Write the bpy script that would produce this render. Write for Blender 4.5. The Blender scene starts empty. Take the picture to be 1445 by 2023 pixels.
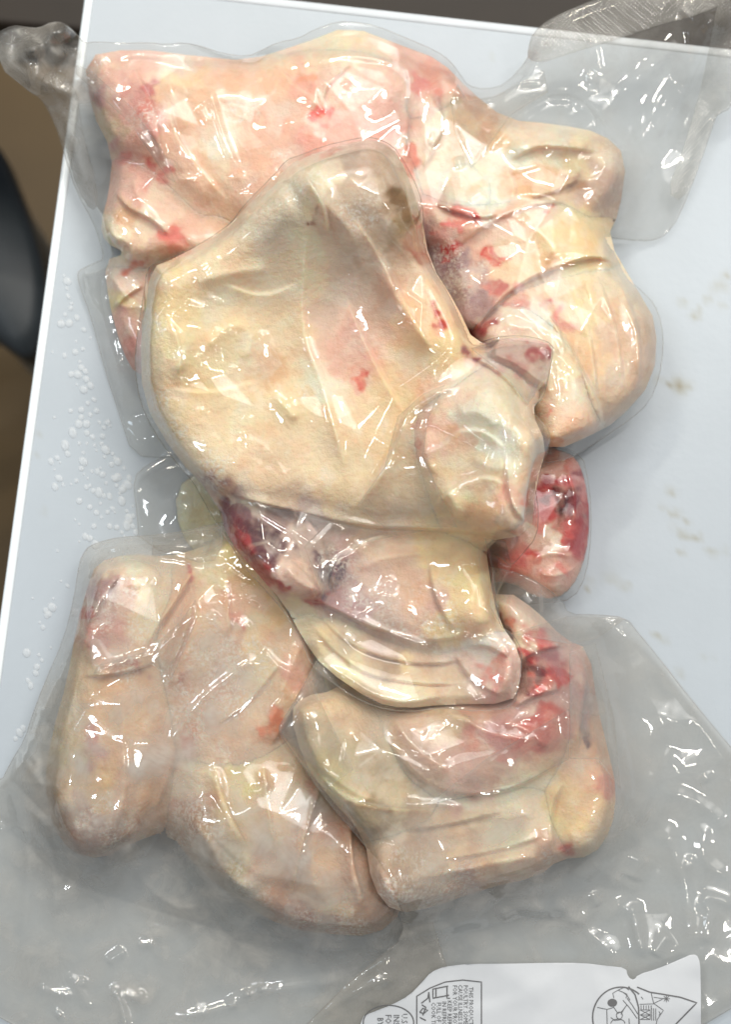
import bpy, math, random
import numpy as np
from mathutils import Vector, Matrix
rnd = random.Random(7)
rng = np.random.default_rng(11)
sc = bpy.context.scene

# ------------------------------------------------------------------ camera
TILT, DIST, FOVY = math.radians(9), 0.64, math.radians(39.0)
cd = bpy.data.cameras.new('camera'); cam = bpy.data.objects.new('camera', cd)
sc.collection.objects.link(cam); sc.camera = cam
CAM = Vector((0, -math.sin(TILT) * DIST, math.cos(TILT) * DIST + 0.02))
cam.location = CAM; cam.rotation_euler = (TILT, 0, 0)
cd.sensor_fit = 'VERTICAL'; cd.angle_y = FOVY; cd.clip_start = 0.01; cd.clip_end = 50
cd.dof.use_dof = True; cd.dof.focus_distance = DIST - 0.03
cd.dof.aperture_fstop = (cd.lens / 1000) / 0.0085
cd.dof.aperture_blades = 0

# ------------------------------------------------------------------ world and lamps
w = bpy.data.worlds.new('World'); sc.world = w; w.use_nodes = True
wn = w.node_tree.nodes; wn['Background'].inputs[0].default_value = (0.95, 0.98, 1.0, 1)
wn['Background'].inputs[1].default_value = 0.33
def lamp(name, loc, target, sx, sy, power, col):
    l = bpy.data.lights.new(name, 'AREA'); l.shape = 'RECTANGLE'; l.size = sx; l.size_y = sy
    l.energy = power; l.color = col
    o = bpy.data.objects.new(name, l); sc.collection.objects.link(o); o.location = loc
    o.rotation_euler = (Vector(target) - Vector(loc)).to_track_quat('-Z', 'Y').to_euler()
    return o
key = lamp('window_light', (0.50, 1.00, 1.15), (0.15, 0.20, 0), 2.6, 1.7, 7.0, (1.0, 0.985, 0.96)); key.data.spread = math.radians(52)
for x_, y_, sx_, sy_, e_, c_ in ((-0.72, 0.95, 0.46, 0.04, 4.0, (1.0, 0.95, 0.82)), (0.78, 0.72, 0.04, 0.46, 3.7, (1.0, 0.96, 0.88)), (0.05, 1.32, 0.46, 0.04, 4.0, (1.0, 0.94, 0.80)),
                                 (0.85, -0.15, 0.04, 0.36, 2.4, (1.0, 0.96, 0.88)), (-0.85, 0.12, 0.04, 0.36, 2.5, (0.90, 0.95, 1.0))):
    lamp('ceiling_lamp', (x_, y_, 1.5), (0.06, 0.16, 0.03), sx_, sy_, e_ * 0.55, c_).data.spread = math.radians(95)
lamp('side_window', (-1.3, 0.35, 0.80), (0, 0.0, 0.0), 0.16, 0.22, 0.9, (0.72, 0.86, 1.0))
sc.view_settings.view_transform = 'Standard'; sc.view_settings.look = 'None'
sc.view_settings.exposure = -0.17; sc.view_settings.gamma = 1
sc.cycles.max_bounces = 12; sc.cycles.transparent_max_bounces = 40
sc.cycles.diffuse_bounces = 3; sc.cycles.glossy_bounces = 3; sc.cycles.caustics_reflective = False
sc.cycles.sample_clamp_indirect = 4
sc.cycles.use_denoising = True

# ------------------------------------------------------------------ mapping: photo position + height -> world
K = 2 * math.tan(FOVY / 2); ct, st = math.cos(TILT), math.sin(TILT)
def P(u, v, z):
    u = np.asarray(u, float); v = np.asarray(v, float); z = np.asarray(z, float)
    x = (u - 722.5) / 2023 * K; y = -(v - 1011.5) / 2023 * K
    dx, dy, dz = x, y * ct + st, y * st - ct       # camera axes tilted about X
    t = (z - CAM.z) / dz
    return np.stack([CAM.x + dx * t, CAM.y + dy * t, z + 0 * t], -1)

# ------------------------------------------------------------------ height grid (3 px cells, margin outside the frame)
ST = 3; U0, V0 = -90, -90; NU, NV = (1445 + 180) // ST + 1, (2023 + 180) // ST + 1
gu = U0 + ST * np.arange(NU); gv = V0 + ST * np.arange(NV)
GU, GV = np.meshgrid(gu, gv)
fy = np.fft.fftfreq(NV + 60)[:, None]; fx = np.fft.rfftfreq(NU + 60)[None, :]
def gauss(a, s):
    s = s / ST
    b = np.pad(a, 30, mode='edge')
    H = np.exp(-2 * (math.pi * s) ** 2 * (fx * fx + fy * fy))
    return np.fft.irfft2(np.fft.rfft2(b) * H, s=b.shape)[30:-30, 30:-30]
def noise(s, oct=3, ax=1.0, ang=0.0, seed=None):
    r = np.random.default_rng(seed) if seed is not None else rng
    out = 0; amp = 1
    c, n_ = math.cos(ang), math.sin(ang)
    for k in range(oct):
        ss = s / ST / 2 ** k
        F = np.fft.rfft2(r.standard_normal((NV + 60, NU + 60)))
        fa = fx * c + fy * n_; fb = -fx * n_ + fy * c
        H = np.exp(-2 * (math.pi * ss * 0.5) ** 2 * ((fa * ax) ** 2 + (fb / ax) ** 2))
        a = np.fft.irfft2(F * H, s=(NV + 60, NU + 60))[30:-30, 30:-30]
        out = out + amp * a / a.std(); amp *= 0.5
    return out / np.std(out)
def smooth01(x): x = np.clip(x, 0, 1); return x * x * (3 - 2 * x)
def chaikin(p, closed=True, n=2):
    p = np.asarray(p, float)
    for _ in range(n):
        if closed:
            q = np.roll(p, -1, 0); a = .75 * p + .25 * q; b = .25 * p + .75 * q
            p = np.stack([a, b], 1).reshape(-1, p.shape[1])
        else:
            q = p[1:]; r = p[:-1]; a = .75 * r + .25 * q; b = .25 * r + .75 * q
            p = np.concatenate([p[:1], np.stack([a, b], 1).reshape(-1, p.shape[1]), p[-1:]])
    return p
def polydist(pts, U, V, closed):
    """distance to a polyline, value of column 2 at the nearest point, arclength share, inside flag"""
    p = np.asarray(pts, float)
    if p.shape[1] == 2: p = np.c_[p, np.zeros(len(p))]
    a = p; b = np.roll(p, -1, 0)
    if not closed: a, b = a[:-1], b[:-1]
    L = np.hypot(*(b - a)[:, :2].T) + 1e-9; S = np.r_[0, np.cumsum(L)]
    best = np.full(U.shape, 1e9); val = np.zeros(U.shape); arc = np.zeros(U.shape); ins = np.zeros(U.shape, bool)
    nu = np.zeros(U.shape); nv = np.zeros(U.shape)
    for i in range(len(a)):
        ex, ey = (b[i] - a[i])[:2]; wx = U - a[i, 0]; wy = V - a[i, 1]
        t = np.clip((wx * ex + wy * ey) / L[i] ** 2, 0, 1)
        qx = a[i, 0] + t * ex; qy = a[i, 1] + t * ey
        d = (U - qx) ** 2 + (V - qy) ** 2; m = d < best
        best = np.where(m, d, best); val = np.where(m, a[i, 2] + t * (b[i, 2] - a[i, 2]), val)
        arc = np.where(m, (S[i] + t * L[i]) / S[-1], arc); nu = np.where(m, qx, nu); nv = np.where(m, qy, nv)
        if closed and ey != 0:
            c = ((a[i, 1] > V) != (b[i, 1] > V)) & (U < ex * (V - a[i, 1]) / ey + a[i, 0]); ins ^= c
    return np.sqrt(best), val, arc, ins, nu, nv
def box(pts, pad=12):
    p = np.asarray(pts, float)
    i0 = max(0, int((p[:, 0].min() - pad - U0) // ST)); i1 = min(NU, int((p[:, 0].max() + pad - U0) // ST) + 2)
    j0 = max(0, int((p[:, 1].min() - pad - V0) // ST)); j1 = min(NV, int((p[:, 1].max() + pad - V0) // ST) + 2)
    return slice(j0, j1), slice(i0, i1)

def mesh_obj(name, co, faces, mat, parent=None, cols=None, attrs=None):
    me = bpy.data.meshes.new(name)
    faces = np.asarray(faces, np.int32); n, k = faces.shape
    me.vertices.add(len(co)); me.vertices.foreach_set('co', np.asarray(co, np.float32).ravel())
    me.loops.add(n * k); me.loops.foreach_set('vertex_index', faces.ravel())
    me.polygons.add(n); me.polygons.foreach_set('loop_start', np.arange(0, n * k, k, dtype=np.int32))
    me.polygons.foreach_set('loop_total', np.full(n, k, np.int32))
    me.polygons.foreach_set('use_smooth', np.ones(n, bool))
    me.update(calc_edges=True); me.validate()
    if cols is not None:
        a = me.color_attributes.new('col', 'FLOAT_COLOR', 'POINT')
        a.data.foreach_set('color', np.c_[cols, np.ones(len(cols))].astype(np.float32).ravel())
    for k_, v_ in (attrs or {}).items():
        a = me.attributes.new(k_, 'FLOAT', 'POINT'); a.data.foreach_set('value', np.asarray(v_, np.float32))
    me.materials.append(mat)
    o = bpy.data.objects.new(name, me); sc.collection.objects.link(o)
    if parent: o.parent = parent; o.matrix_parent_inverse = parent.matrix_world.inverted()
    return o
def tag(o, label=None, cat=None, group=None, kind=None):
    for k, v in (('label', label), ('category', cat), ('group', group), ('kind', kind)):
        if v: o[k] = v
    return o
def empty(name, loc, label, cat, group=None):
    o = bpy.data.objects.new(name, None); sc.collection.objects.link(o); o.empty_display_size = 0.02
    o.location = loc; o.matrix_world = Matrix.Translation(loc)
    return tag(o, label, cat, group)

def sheet(name, poly, sl, top, bottom, mat, parent, cols=None, attrs=None, sd=None, keep=None):
    """grid sheet(s) inside a closed outline, border vertices pulled onto the outline; bottom may be None"""
    U, V = GU[sl], GV[sl]
    d, val, arc, ins, nu, nv = polydist(poly, U, V, True) if sd is None else sd
    cell = ins[:-1, :-1] | ins[1:, :-1] | ins[:-1, 1:] | ins[1:, 1:]
    near = np.where(ins, 0, d) < ST * 1.6
    cell &= near[:-1, :-1] & near[1:, :-1] & near[:-1, 1:] & near[1:, 1:]
    if keep is not None: cell &= keep[:-1, :-1] & keep[1:, :-1] & keep[:-1, 1:] & keep[1:, 1:]
    uu = np.where(ins, U, nu); vv = np.where(ins, V, nv)
    idx = np.arange(U.size).reshape(U.shape)
    q = np.stack([idx[:-1, :-1], idx[1:, :-1], idx[1:, 1:], idx[:-1, 1:]], -1)[cell]
    use = np.zeros(U.size, bool); use[q.ravel()] = True
    remap = np.cumsum(use) - 1; q = remap[q]
    co = P(uu, vv, top).reshape(-1, 3)[use]
    c = None if cols is None else cols.reshape(-1, 3)[use]
    at = {k: v.reshape(-1)[use] for k, v in (attrs or {}).items()}
    if bottom is not None:
        cb = P(uu, vv, bottom).reshape(-1, 3)[use]
        n = len(co); rim = ~ins.reshape(-1)[use]
        bm = np.where(rim, np.arange(n), np.arange(n) + n)     # border vertices are shared
        co = np.r_[co, cb]; q = np.r_[q, bm[q][:, ::-1]]
        if c is not None: c = np.r_[c, c]
        at = {k: np.r_[v, v] for k, v in at.items()}
    return mesh_obj(name, co, q, mat, parent, c, at)

# ------------------------------------------------------------------ materials
def newmat(name):
    m = bpy.data.materials.new(name); m.use_nodes = True; nt = m.node_tree
    for n in list(nt.nodes): nt.nodes.remove(n)
    return m, nt
def N(nt, t, **kw):
    n = nt.nodes.new(t)
    for k, v in kw.items():
        if k in n.inputs: n.inputs[k].default_value = v
        else: setattr(n, k, v)
    return n
def L(nt, a, ao, b, bi): nt.links.new(a.outputs[ao], b.inputs[bi])

def noise_tex(nt, scale, detail=3, rough=0.55, dist=0.0, vec=None):
    n = N(nt, 'ShaderNodeTexNoise', Scale=scale, Detail=detail, Roughness=rough, Distortion=dist)
    if vec is None:
        vec = N(nt, 'ShaderNodeTexCoord'); L(nt, vec, 'Object', n, 'Vector')
    return n
def ramp(nt, src, out, p0, p1, c0=(0, 0, 0, 1), c1=(1, 1, 1, 1)):
    r = N(nt, 'ShaderNodeValToRGB'); e = r.color_ramp.elements
    e[0].position, e[1].position = p0, p1; e[0].color, e[1].color = c0, c1
    L(nt, src, out, r, 'Fac'); return r

def meat_material():
    m, nt = newmat('chicken_skin')
    p = N(nt, 'ShaderNodeBsdfPrincipled', Roughness=0.42); o = N(nt, 'ShaderNodeOutputMaterial')
    p.inputs['Subsurface Weight'].default_value = 0.55
    p.inputs['Subsurface Radius'].default_value = (1.0, 0.45, 0.25); p.inputs['Subsurface Scale'].default_value = 0.006
    p.inputs['Specular IOR Level'].default_value = 0.2
    at = N(nt, 'ShaderNodeAttribute', attribute_name='col')
    fr = N(nt, 'ShaderNodeAttribute', attribute_name='frost')
    # soft marbling: pale fat and pinker flecks
    n1 = noise_tex(nt, 95, 5, 0.6, 0.9); r1 = ramp(nt, n1, 'Fac', 0.50, 0.72)
    mx = N(nt, 'ShaderNodeMix', data_type='RGBA', blend_type='MIX'); L(nt, at, 'Color', mx, 'A')
    mx.inputs['B'].default_value = (0.92, 0.82, 0.66, 1)
    mu = N(nt, 'ShaderNodeMath', operation='MULTIPLY'); mu.inputs[1].default_value = 0.30
    L(nt, r1, 'Color', mu, 0); L(nt, mu, 'Value', mx, 'Factor')
    n2 = noise_tex(nt, 60, 5, 0.65, 1.4); r2 = ramp(nt, n2, 'Fac', 0.54, 0.78)
    mx2 = N(nt, 'ShaderNodeMix', data_type='RGBA', blend_type='MULTIPLY'); L(nt, mx, 'Result', mx2, 'A')
    mx2.inputs['B'].default_value = (0.97, 0.70, 0.62, 1)
    mu2 = N(nt, 'ShaderNodeMath', operation='MULTIPLY'); mu2.inputs[1].default_value = 0.5
    L(nt, r2, 'Color', mu2, 0); L(nt, mu2, 'Value', mx2, 'Factor')
    n6 = noise_tex(nt, 260, 6, 0.75, 0.3); r6 = ramp(nt, n6, 'Fac', 0.30, 0.72, (0.86, 0.80, 0.74, 1), (1.0, 1.0, 1.0, 1))
    mx6 = N(nt, 'ShaderNodeMix', data_type='RGBA', blend_type='MULTIPLY', Factor=0.5); L(nt, mx2, 'Result', mx6, 'A'); L(nt, r6, 'Color', mx6, 'B'); mx2 = mx6
    n3 = noise_tex(nt, 620, 5, 0.7, 0.4); r3 = ramp(nt, n3, 'Fac', 0.46, 0.62)
    mu3 = N(nt, 'ShaderNodeMath', operation='MULTIPLY'); L(nt, r3, 'Color', mu3, 0)
    fr5 = N(nt, 'ShaderNodeMath', operation='MULTIPLY'); fr5.inputs[1].default_value = 0.75; L(nt, fr, 'Fac', fr5, 0); L(nt, fr5, 0, mu3, 1)
    mx3 = N(nt, 'ShaderNodeMix', data_type='RGBA'); L(nt, mx2, 'Result', mx3, 'A')
    mx3.inputs['B'].default_value = (0.88, 0.85, 0.78, 1); L(nt, mu3, 'Value', mx3, 'Factor')
    L(nt, mx3, 'Result', p, 'Base Color')
    b = N(nt, 'ShaderNodeBump', Strength=0.9, Distance=0.0012)
    n4 = noise_tex(nt, 340, 5, 0.65); L(nt, n4, 'Fac', b, 'Height'); L(nt, b, 'Normal', p, 'Normal')
    L(nt, p, 'BSDF', o, 'Surface'); return m

def schlick(nt, f0, normal=None):
    """reflectance of a thin clear sheet, the same from either side"""
    lw = N(nt, 'ShaderNodeLayerWeight', Blend=0.5)
    if normal: L(nt, normal, 'Normal', lw, 'Normal')
    pw = N(nt, 'ShaderNodeMath', operation='POWER'); pw.inputs[1].default_value = 5.0; L(nt, lw, 'Facing', pw, 0)
    ma = N(nt, 'ShaderNodeMath', operation='MULTIPLY_ADD', use_clamp=True); ma.inputs[1].default_value = 1 - f0; ma.inputs[2].default_value = f0; L(nt, pw, 0, ma, 0)
    return ma
def film_material(name, emboss=False, milk=0.10, tint=(0.975, 0.968, 0.95, 1)):
    m, nt = newmat(name); o = N(nt, 'ShaderNodeOutputMaterial')
    tr = N(nt, 'ShaderNodeBsdfTransparent'); tr.inputs[0].default_value = tint
    df = N(nt, 'ShaderNodeBsdfDiffuse'); df.inputs[0].default_value = (0.60, 0.575, 0.53, 1)
    tl = N(nt, 'ShaderNodeBsdfTranslucent'); tl.inputs[0].default_value = (0.60, 0.575, 0.53, 1)
    md = N(nt, 'ShaderNodeMixShader', Fac=0.35); L(nt, df, 0, md, 1); L(nt, tl, 0, md, 2)
    at = N(nt, 'ShaderNodeAttribute', attribute_name='milk')
    nz = noise_tex(nt, 70, 5, 0.6, 0.6); rz = ramp(nt, nz, 'Fac', 0.35, 0.75)
    ma = N(nt, 'ShaderNodeMath', operation='MULTIPLY_ADD'); L(nt, rz, 'Color', ma, 0); ma.inputs[1].default_value = 0.9; ma.inputs[2].default_value = 0.55
    mb = N(nt, 'ShaderNodeMath', operation='MULTIPLY', use_clamp=True); L(nt, ma, 0, mb, 0); L(nt, at, 'Fac', mb, 1)
    m1 = N(nt, 'ShaderNodeMixShader'); L(nt, mb, 0, m1, 'Fac'); L(nt, tr, 0, m1, 1); L(nt, md, 0, m1, 2)
    gl = N(nt, 'ShaderNodeBsdfGlossy'); gl.inputs['Roughness'].default_value = 0.06 if not emboss else 0.16
    bp = N(nt, 'ShaderNodeBump', Strength=0.12, Distance=0.0006)
    nb = noise_tex(nt, 130, 3, 0.5, 0.8); L(nt, nb, 'Fac', bp, 'Height'); last = bp
    if emboss:
        tc = N(nt, 'ShaderNodeTexCoord'); vo = N(nt, 'ShaderNodeMapping'); vo.inputs['Rotation'].default_value = (0, 0, 0.75)
        L(nt, tc, 'Object', vo, 'Vector')
        ck = N(nt, 'ShaderNodeTexVoronoi', Scale=780.0, Randomness=0.05); L(nt, vo, 'Vector', ck, 'Vector')
        b2 = N(nt, 'ShaderNodeBump', Strength=1.0, Distance=0.0006); L(nt, ck, 'Distance', b2, 'Height')
        L(nt, bp, 'Normal', b2, 'Normal'); last = b2
    L(nt, last, 'Normal', gl, 'Normal'); 
    fm = schlick(nt, 0.075, last)
    fc = N(nt, 'ShaderNodeMath', operation='MINIMUM'); fc.inputs[1].default_value = 0.55; L(nt, fm, 0, fc, 0)
    m2 = N(nt, 'ShaderNodeMixShader'); L(nt, fc, 0, m2, 'Fac'); L(nt, m1, 0, m2, 1); L(nt, gl, 0, m2, 2)
    L(nt, m2, 0, o, 'Surface'); return m

def plain(name, col, rough=0.5, n_scale=40, n_amt=0.08, bump=0.0, bscale=200, metallic=0):
    m, nt = newmat(name); p = N(nt, 'ShaderNodeBsdfPrincipled', Roughness=rough, Metallic=metallic); o = N(nt, 'ShaderNodeOutputMaterial')
    nz = noise_tex(nt, n_scale, 4); c0 = tuple(c * (1 - n_amt) for c in col) + (1,); c1 = tuple(min(1, c * (1 + n_amt)) for c in col) + (1,)
    r = ramp(nt, nz, 'Fac', 0.3, 0.7, c0, c1); L(nt, r, 'Color', p, 'Base Color')
    if bump:
        b = N(nt, 'ShaderNodeBump', Strength=bump, Distance=0.001); nb = noise_tex(nt, bscale, 3); L(nt, nb, 'Fac', b, 'Height'); L(nt, b, 'Normal', p, 'Normal')
    L(nt, p, 0, o, 'Surface'); return m
MEAT = meat_material(); FILM = film_material('clear_film'); CLOUDY_SHADED = film_material('cloudy_shaded_film', tint=(0.955, 0.943, 0.915, 1)); SEAL = film_material('embossed_film', True); EDGE = film_material('film_cut_edge', tint=(0.86, 0.85, 0.84, 1))  # cloudy film: real haze, with shade at the bottom put into its darker tint
PAPER = plain('label_paper', (0.56, 0.58, 0.61), 0.6, 60, 0.03, 0.15, 90)
INK = plain('grey_ink', (0.12, 0.12, 0.125), 0.5)
def srgb(h):
    c = np.array([int(h[i:i + 2], 16) for i in (0, 2, 4)]) / 255
    return np.where(c <= 0.04045, c / 12.92, ((c + 0.055) / 1.055) ** 2.4)
def parse(s):
    t = s.split(); return np.array([[float(t[i]), float(t[i + 1])] for i in range(0, len(t), 3)]), np.array([srgb(t[i + 2]) for i in range(0, len(t), 3)])
def pl(s, k=2):
    t = [float(x) for x in s.replace(',', ' ').split()]; return [t[i:i + k] for i in range(0, len(t), k)]

# shared noise fields
WARPU, WARPV = noise(70, 4, seed=1), noise(70, 4, seed=2)
BIG, MID, FINE = noise(110, 3, seed=3), noise(42, 3, seed=4), noise(16, 2, seed=5)
RIDGE = 1 - np.abs(noise(60, 3, 1.5, 1.0, seed=6)); RIDGE2 = 1 - np.abs(noise(48, 3, 1.6, -0.6, seed=8))
FR = noise(30, 3, seed=9); FW1, FW2 = noise(24, 3, seed=12), noise(24, 3, seed=13)
def billow(s, seed, ax=1.0, ang=0.0):
    a = np.abs(noise(s, 1, ax, ang, seed)) + 0.5 * np.abs(noise(s * 0.5, 1, ax, ang + 0.5, seed + 50)) + 0.22 * np.abs(noise(s * 0.24, 1, 1, 0, seed + 90))
    return (a - a.mean()) / a.std()
BIL = [billow(120, 21, 1.3, 1.1), billow(120, 22, 1.3, -0.7), billow(105, 23, 1.4, 0.3), billow(105, 24)]
def veins(s, seed, w_, ax=1.4, ang=0.9): return np.exp(-(np.abs(noise(s, 2, ax, ang, seed)) / w_) ** 1.5)
VEIN1, VEIN2, VEIN3 = veins(60, 31, 0.07), veins(46, 32, 0.06, 1.3, -0.6), veins(80, 33, 0.035, 1.2, 0.2)
PATCH = smooth01(0.5 + 0.8 * noise(90, 2, seed=35)); PATCH2 = smooth01(0.1 + 0.8 * noise(110, 2, seed=36)); BROAD = noise(260, 2, seed=37)
FOLD = smooth01(noise(150, 1, seed=38) * 0.7)
LOBES = [0]; CLOUD, CLOUD2 = smooth01(noise(34, 4, seed=61) * 0.8 - 0.35), smooth01(noise(40, 4, seed=62) * 0.8 - 0.3)
FAC1 = np.abs(noise(170, 1, 1.3, 0.9, 51)) + 0.5 * np.abs(noise(110, 1, 1.5, -0.3, 52)); FAC2 = np.abs(noise(60, 1, 1.5, 1.2, 53))
FV1, FV2, FV3 = gauss(veins(150, 41, 0.09, 1.7, 1.0), 3), gauss(veins(90, 42, 0.10, 1.6, -0.5), 3), gauss(veins(200, 43, 0.06, 1.6, 0.4), 3)
Z = np.zeros((NV, NU))            # height of everything stacked so far (metres)
MM = 0.001
ALB = 1.12
def ridge_field(lines, U, V):
    """lines: (points, width px, height mm)"""
    h = np.zeros(U.shape)
    for pts, wd, am in lines:
        p = chaikin(pts, False, 2); pp = np.asarray(p)
        m = (U > pp[:, 0].min() - 5 * wd) & (U < pp[:, 0].max() + 5 * wd) & (V > pp[:, 1].min() - 5 * wd) & (V < pp[:, 1].max() + 5 * wd)
        if not m.any(): continue
        d, _, arc, _, _, _ = polydist(p, U[m], V[m], False)
        tap = smooth01(np.minimum(arc, 1 - arc) * 5 + 0.05)
        x = d / wd
        h[m] += am * MM * tap * np.exp(-x ** 1.7)
    return h

def step_field(lines):
    """overlapping folds: high on the right-hand side of the travelled line, falling off sharply on the other"""
    out = np.zeros((NV, NU))
    for pts, am in lines:
        p = chaikin(pl(pts), False, 2); sl = box(p, 60); U, V = GU[sl], GV[sl]
        d, _, arc_, _, nu, nv = polydist(p, U, V, False)
        # travel direction at the nearest point
        k = np.clip((arc_ * (len(p) - 1)).astype(int), 0, len(p) - 2); t = p[1:] - p[:-1]; L_ = np.r_[0, np.cumsum(np.hypot(t[:, 0], t[:, 1]))]
        k = np.clip(np.searchsorted(L_ / L_[-1], arc_, side='right') - 1, 0, len(t) - 1)
        cr = t[k, 0] * (V - nv) - t[k, 1] * (U - nu)
        tap = smooth01(np.minimum(arc_, 1 - arc_) * 4.5)
        hi = np.exp(-(d / 26) ** 1.2); lo = -0.55 * np.exp(-(d / 9) ** 1.3) * (1 - np.exp(-(d / 2.5) ** 2)) 
        f = np.where(cr > 0, hi, np.exp(-(d / 3.5) ** 2) + lo)
        out[sl] += 0.88 * am * MM * tap * f
    return out
def facets(h, ins, U, V, space, jit, seed):
    """taut film: flat triangular facets stretched between scattered high points"""
    from mathutils.geometry import delaunay_2d_cdt
    r = np.random.default_rng(seed); pts = []
    for a in np.arange(U.min() - 10, U.max() + space, space):
        for b in np.arange(V.min() - 10, V.max() + space, space): pts.append((a + r.uniform(-.48, .48) * space, b + r.uniform(-.48, .48) * space))
    co, _, tris, *_r = delaunay_2d_cdt([Vector(p) for p in pts], [], [], 0, 1e-6)
    out = np.full(U.shape, -1.0); u0, v0 = U[0, 0], V[0, 0]; nj, ni = U.shape
    def at(p):
        i = min(max(int(round((p[0] - u0) / ST)), 0), ni - 1); j = min(max(int(round((p[1] - v0) / ST)), 0), nj - 1); return h[j, i]
    z = [at(p) + r.uniform(0.0, 1.0) ** 1.5 * jit * MM for p in co]
    for t in tris:
        (x0, y0), (x1, y1), (x2, y2) = [co[k] for k in t]; D = (y1 - y2) * (x0 - x2) + (x2 - x1) * (y0 - y2)
        if abs(D) < 1e-6: continue
        i0 = max(int((min(x0, x1, x2) - u0) // ST), 0); i1 = min(int((max(x0, x1, x2) - u0) // ST) + 2, ni)
        j0 = max(int((min(y0, y1, y2) - v0) // ST), 0); j1 = min(int((max(y0, y1, y2) - v0) // ST) + 2, nj)
        if i0 >= i1 or j0 >= j1: continue
        X, Y = U[j0:j1, i0:i1], V[j0:j1, i0:i1]
        a = ((y1 - y2) * (X - x2) + (x2 - x1) * (Y - y2)) / D; b = ((y2 - y0) * (X - x2) + (x0 - x2) * (Y - y2)) / D; c = 1 - a - b
        m = (a >= -1e-6) & (b >= -1e-6) & (c >= -1e-6)
        out[j0:j1, i0:i1] = np.where(m, a * z[t[0]] + b * z[t[1]] + c * z[t[2]], out[j0:j1, i0:i1])
    return out
class Bag:
    def __init__(s): s.meat = np.zeros((NV, NU)); s.lobes = []; s.folds = []
def lobe(bag, name, parent, outline, T, colors, R=90, edge=0.4, rough=1.0, creases=(), frost=(), base=None, lift=0.0, fill=False, top_lift=0.0):
    """note one lobe of meat; all lobes of a pack are melted together and meshed by set_meat()"""
    bag.lobes.append(dict(name=name, parent=parent, outline=pl(outline), T=T, colors=colors, R=R, edge=edge, rough=rough, creases=creases, frost=frost, fill=fill, lift=top_lift))
def skin_colour(xy, cc, sl, U, V, own=None):
    D = np.hypot(xy[:, None, 0] - xy[None, :, 0], xy[:, None, 1] - xy[None, :, 1]) + 1e6 * np.eye(len(xy))
    D.sort(axis=1); S2 = (0.50 * np.clip(D[:, :2].mean(1) if D.shape[1] > 2 else 40, 6, 60)) ** 2
    red = cc[:, 0] - 1.6 * cc[:, 1] > 0.02; S2 = np.where(red, S2 * 0.30, S2)
    uw = U + 7 * WARPU[sl] + 7 * FW1[sl] + 3 * FINE[sl]; vw = V + 7 * WARPV[sl] + 7 * FW2[sl] + 2 * FINE[sl][::-1]
    acc = np.zeros(U.shape + (3,)); ws = np.zeros(U.shape)
    for (a, b), c, s2 in zip(xy, cc, S2 * (1 if own is None else np.where(own, 1.0, 0.5))):
        k = 1.0 / (((uw - a) ** 2 + (vw - b) ** 2) / s2 + 0.30) ** 2.4
        acc += k[..., None] * c; ws += k
    col = acc / ws[..., None]
    col = col * (1 + 0.03 * MID[sl] + 0.02 * FINE[sl])[..., None] * ALB
    redness = np.clip((col[..., 0] - 1.9 * col[..., 1]) * 10, 0, 1)
    lum = col @ np.array([0.3, 0.6, 0.1]); col = col + 0.15 * (1 - redness)[..., None] * (lum[..., None] - col)
    col = col * np.array([1.04, 0.965, 0.955]); col = col * (1 - 0.42 * np.clip(1 - lum / 0.26, 0, 1))[..., None]
    wv = (0.30 * VEIN1 * PATCH + 0.22 * VEIN2 * (1 - PATCH))[sl] * (1 - 0.8 * redness) * np.clip(lum * 3, 0, 1); col = col + wv[..., None] * (np.array([0.93, 0.86, 0.73]) - col)
    rv = 0.22 * (VEIN3 * PATCH2)[sl]; col = col + rv[..., None] * (np.array([0.66, 0.26, 0.19]) - col)
    cl = 0.34 * CLOUD[sl] * (1 - 0.85 * redness) * np.clip(lum * 3, 0, 1); col = col + cl[..., None] * (np.array([0.95, 0.89, 0.79]) - col)
    cp = 0.12 * CLOUD2[sl]; col = col * (1 - cp[..., None] * np.array([0.03, 0.32, 0.38]))
    return np.clip(col, 0.004, 0.93)
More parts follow.
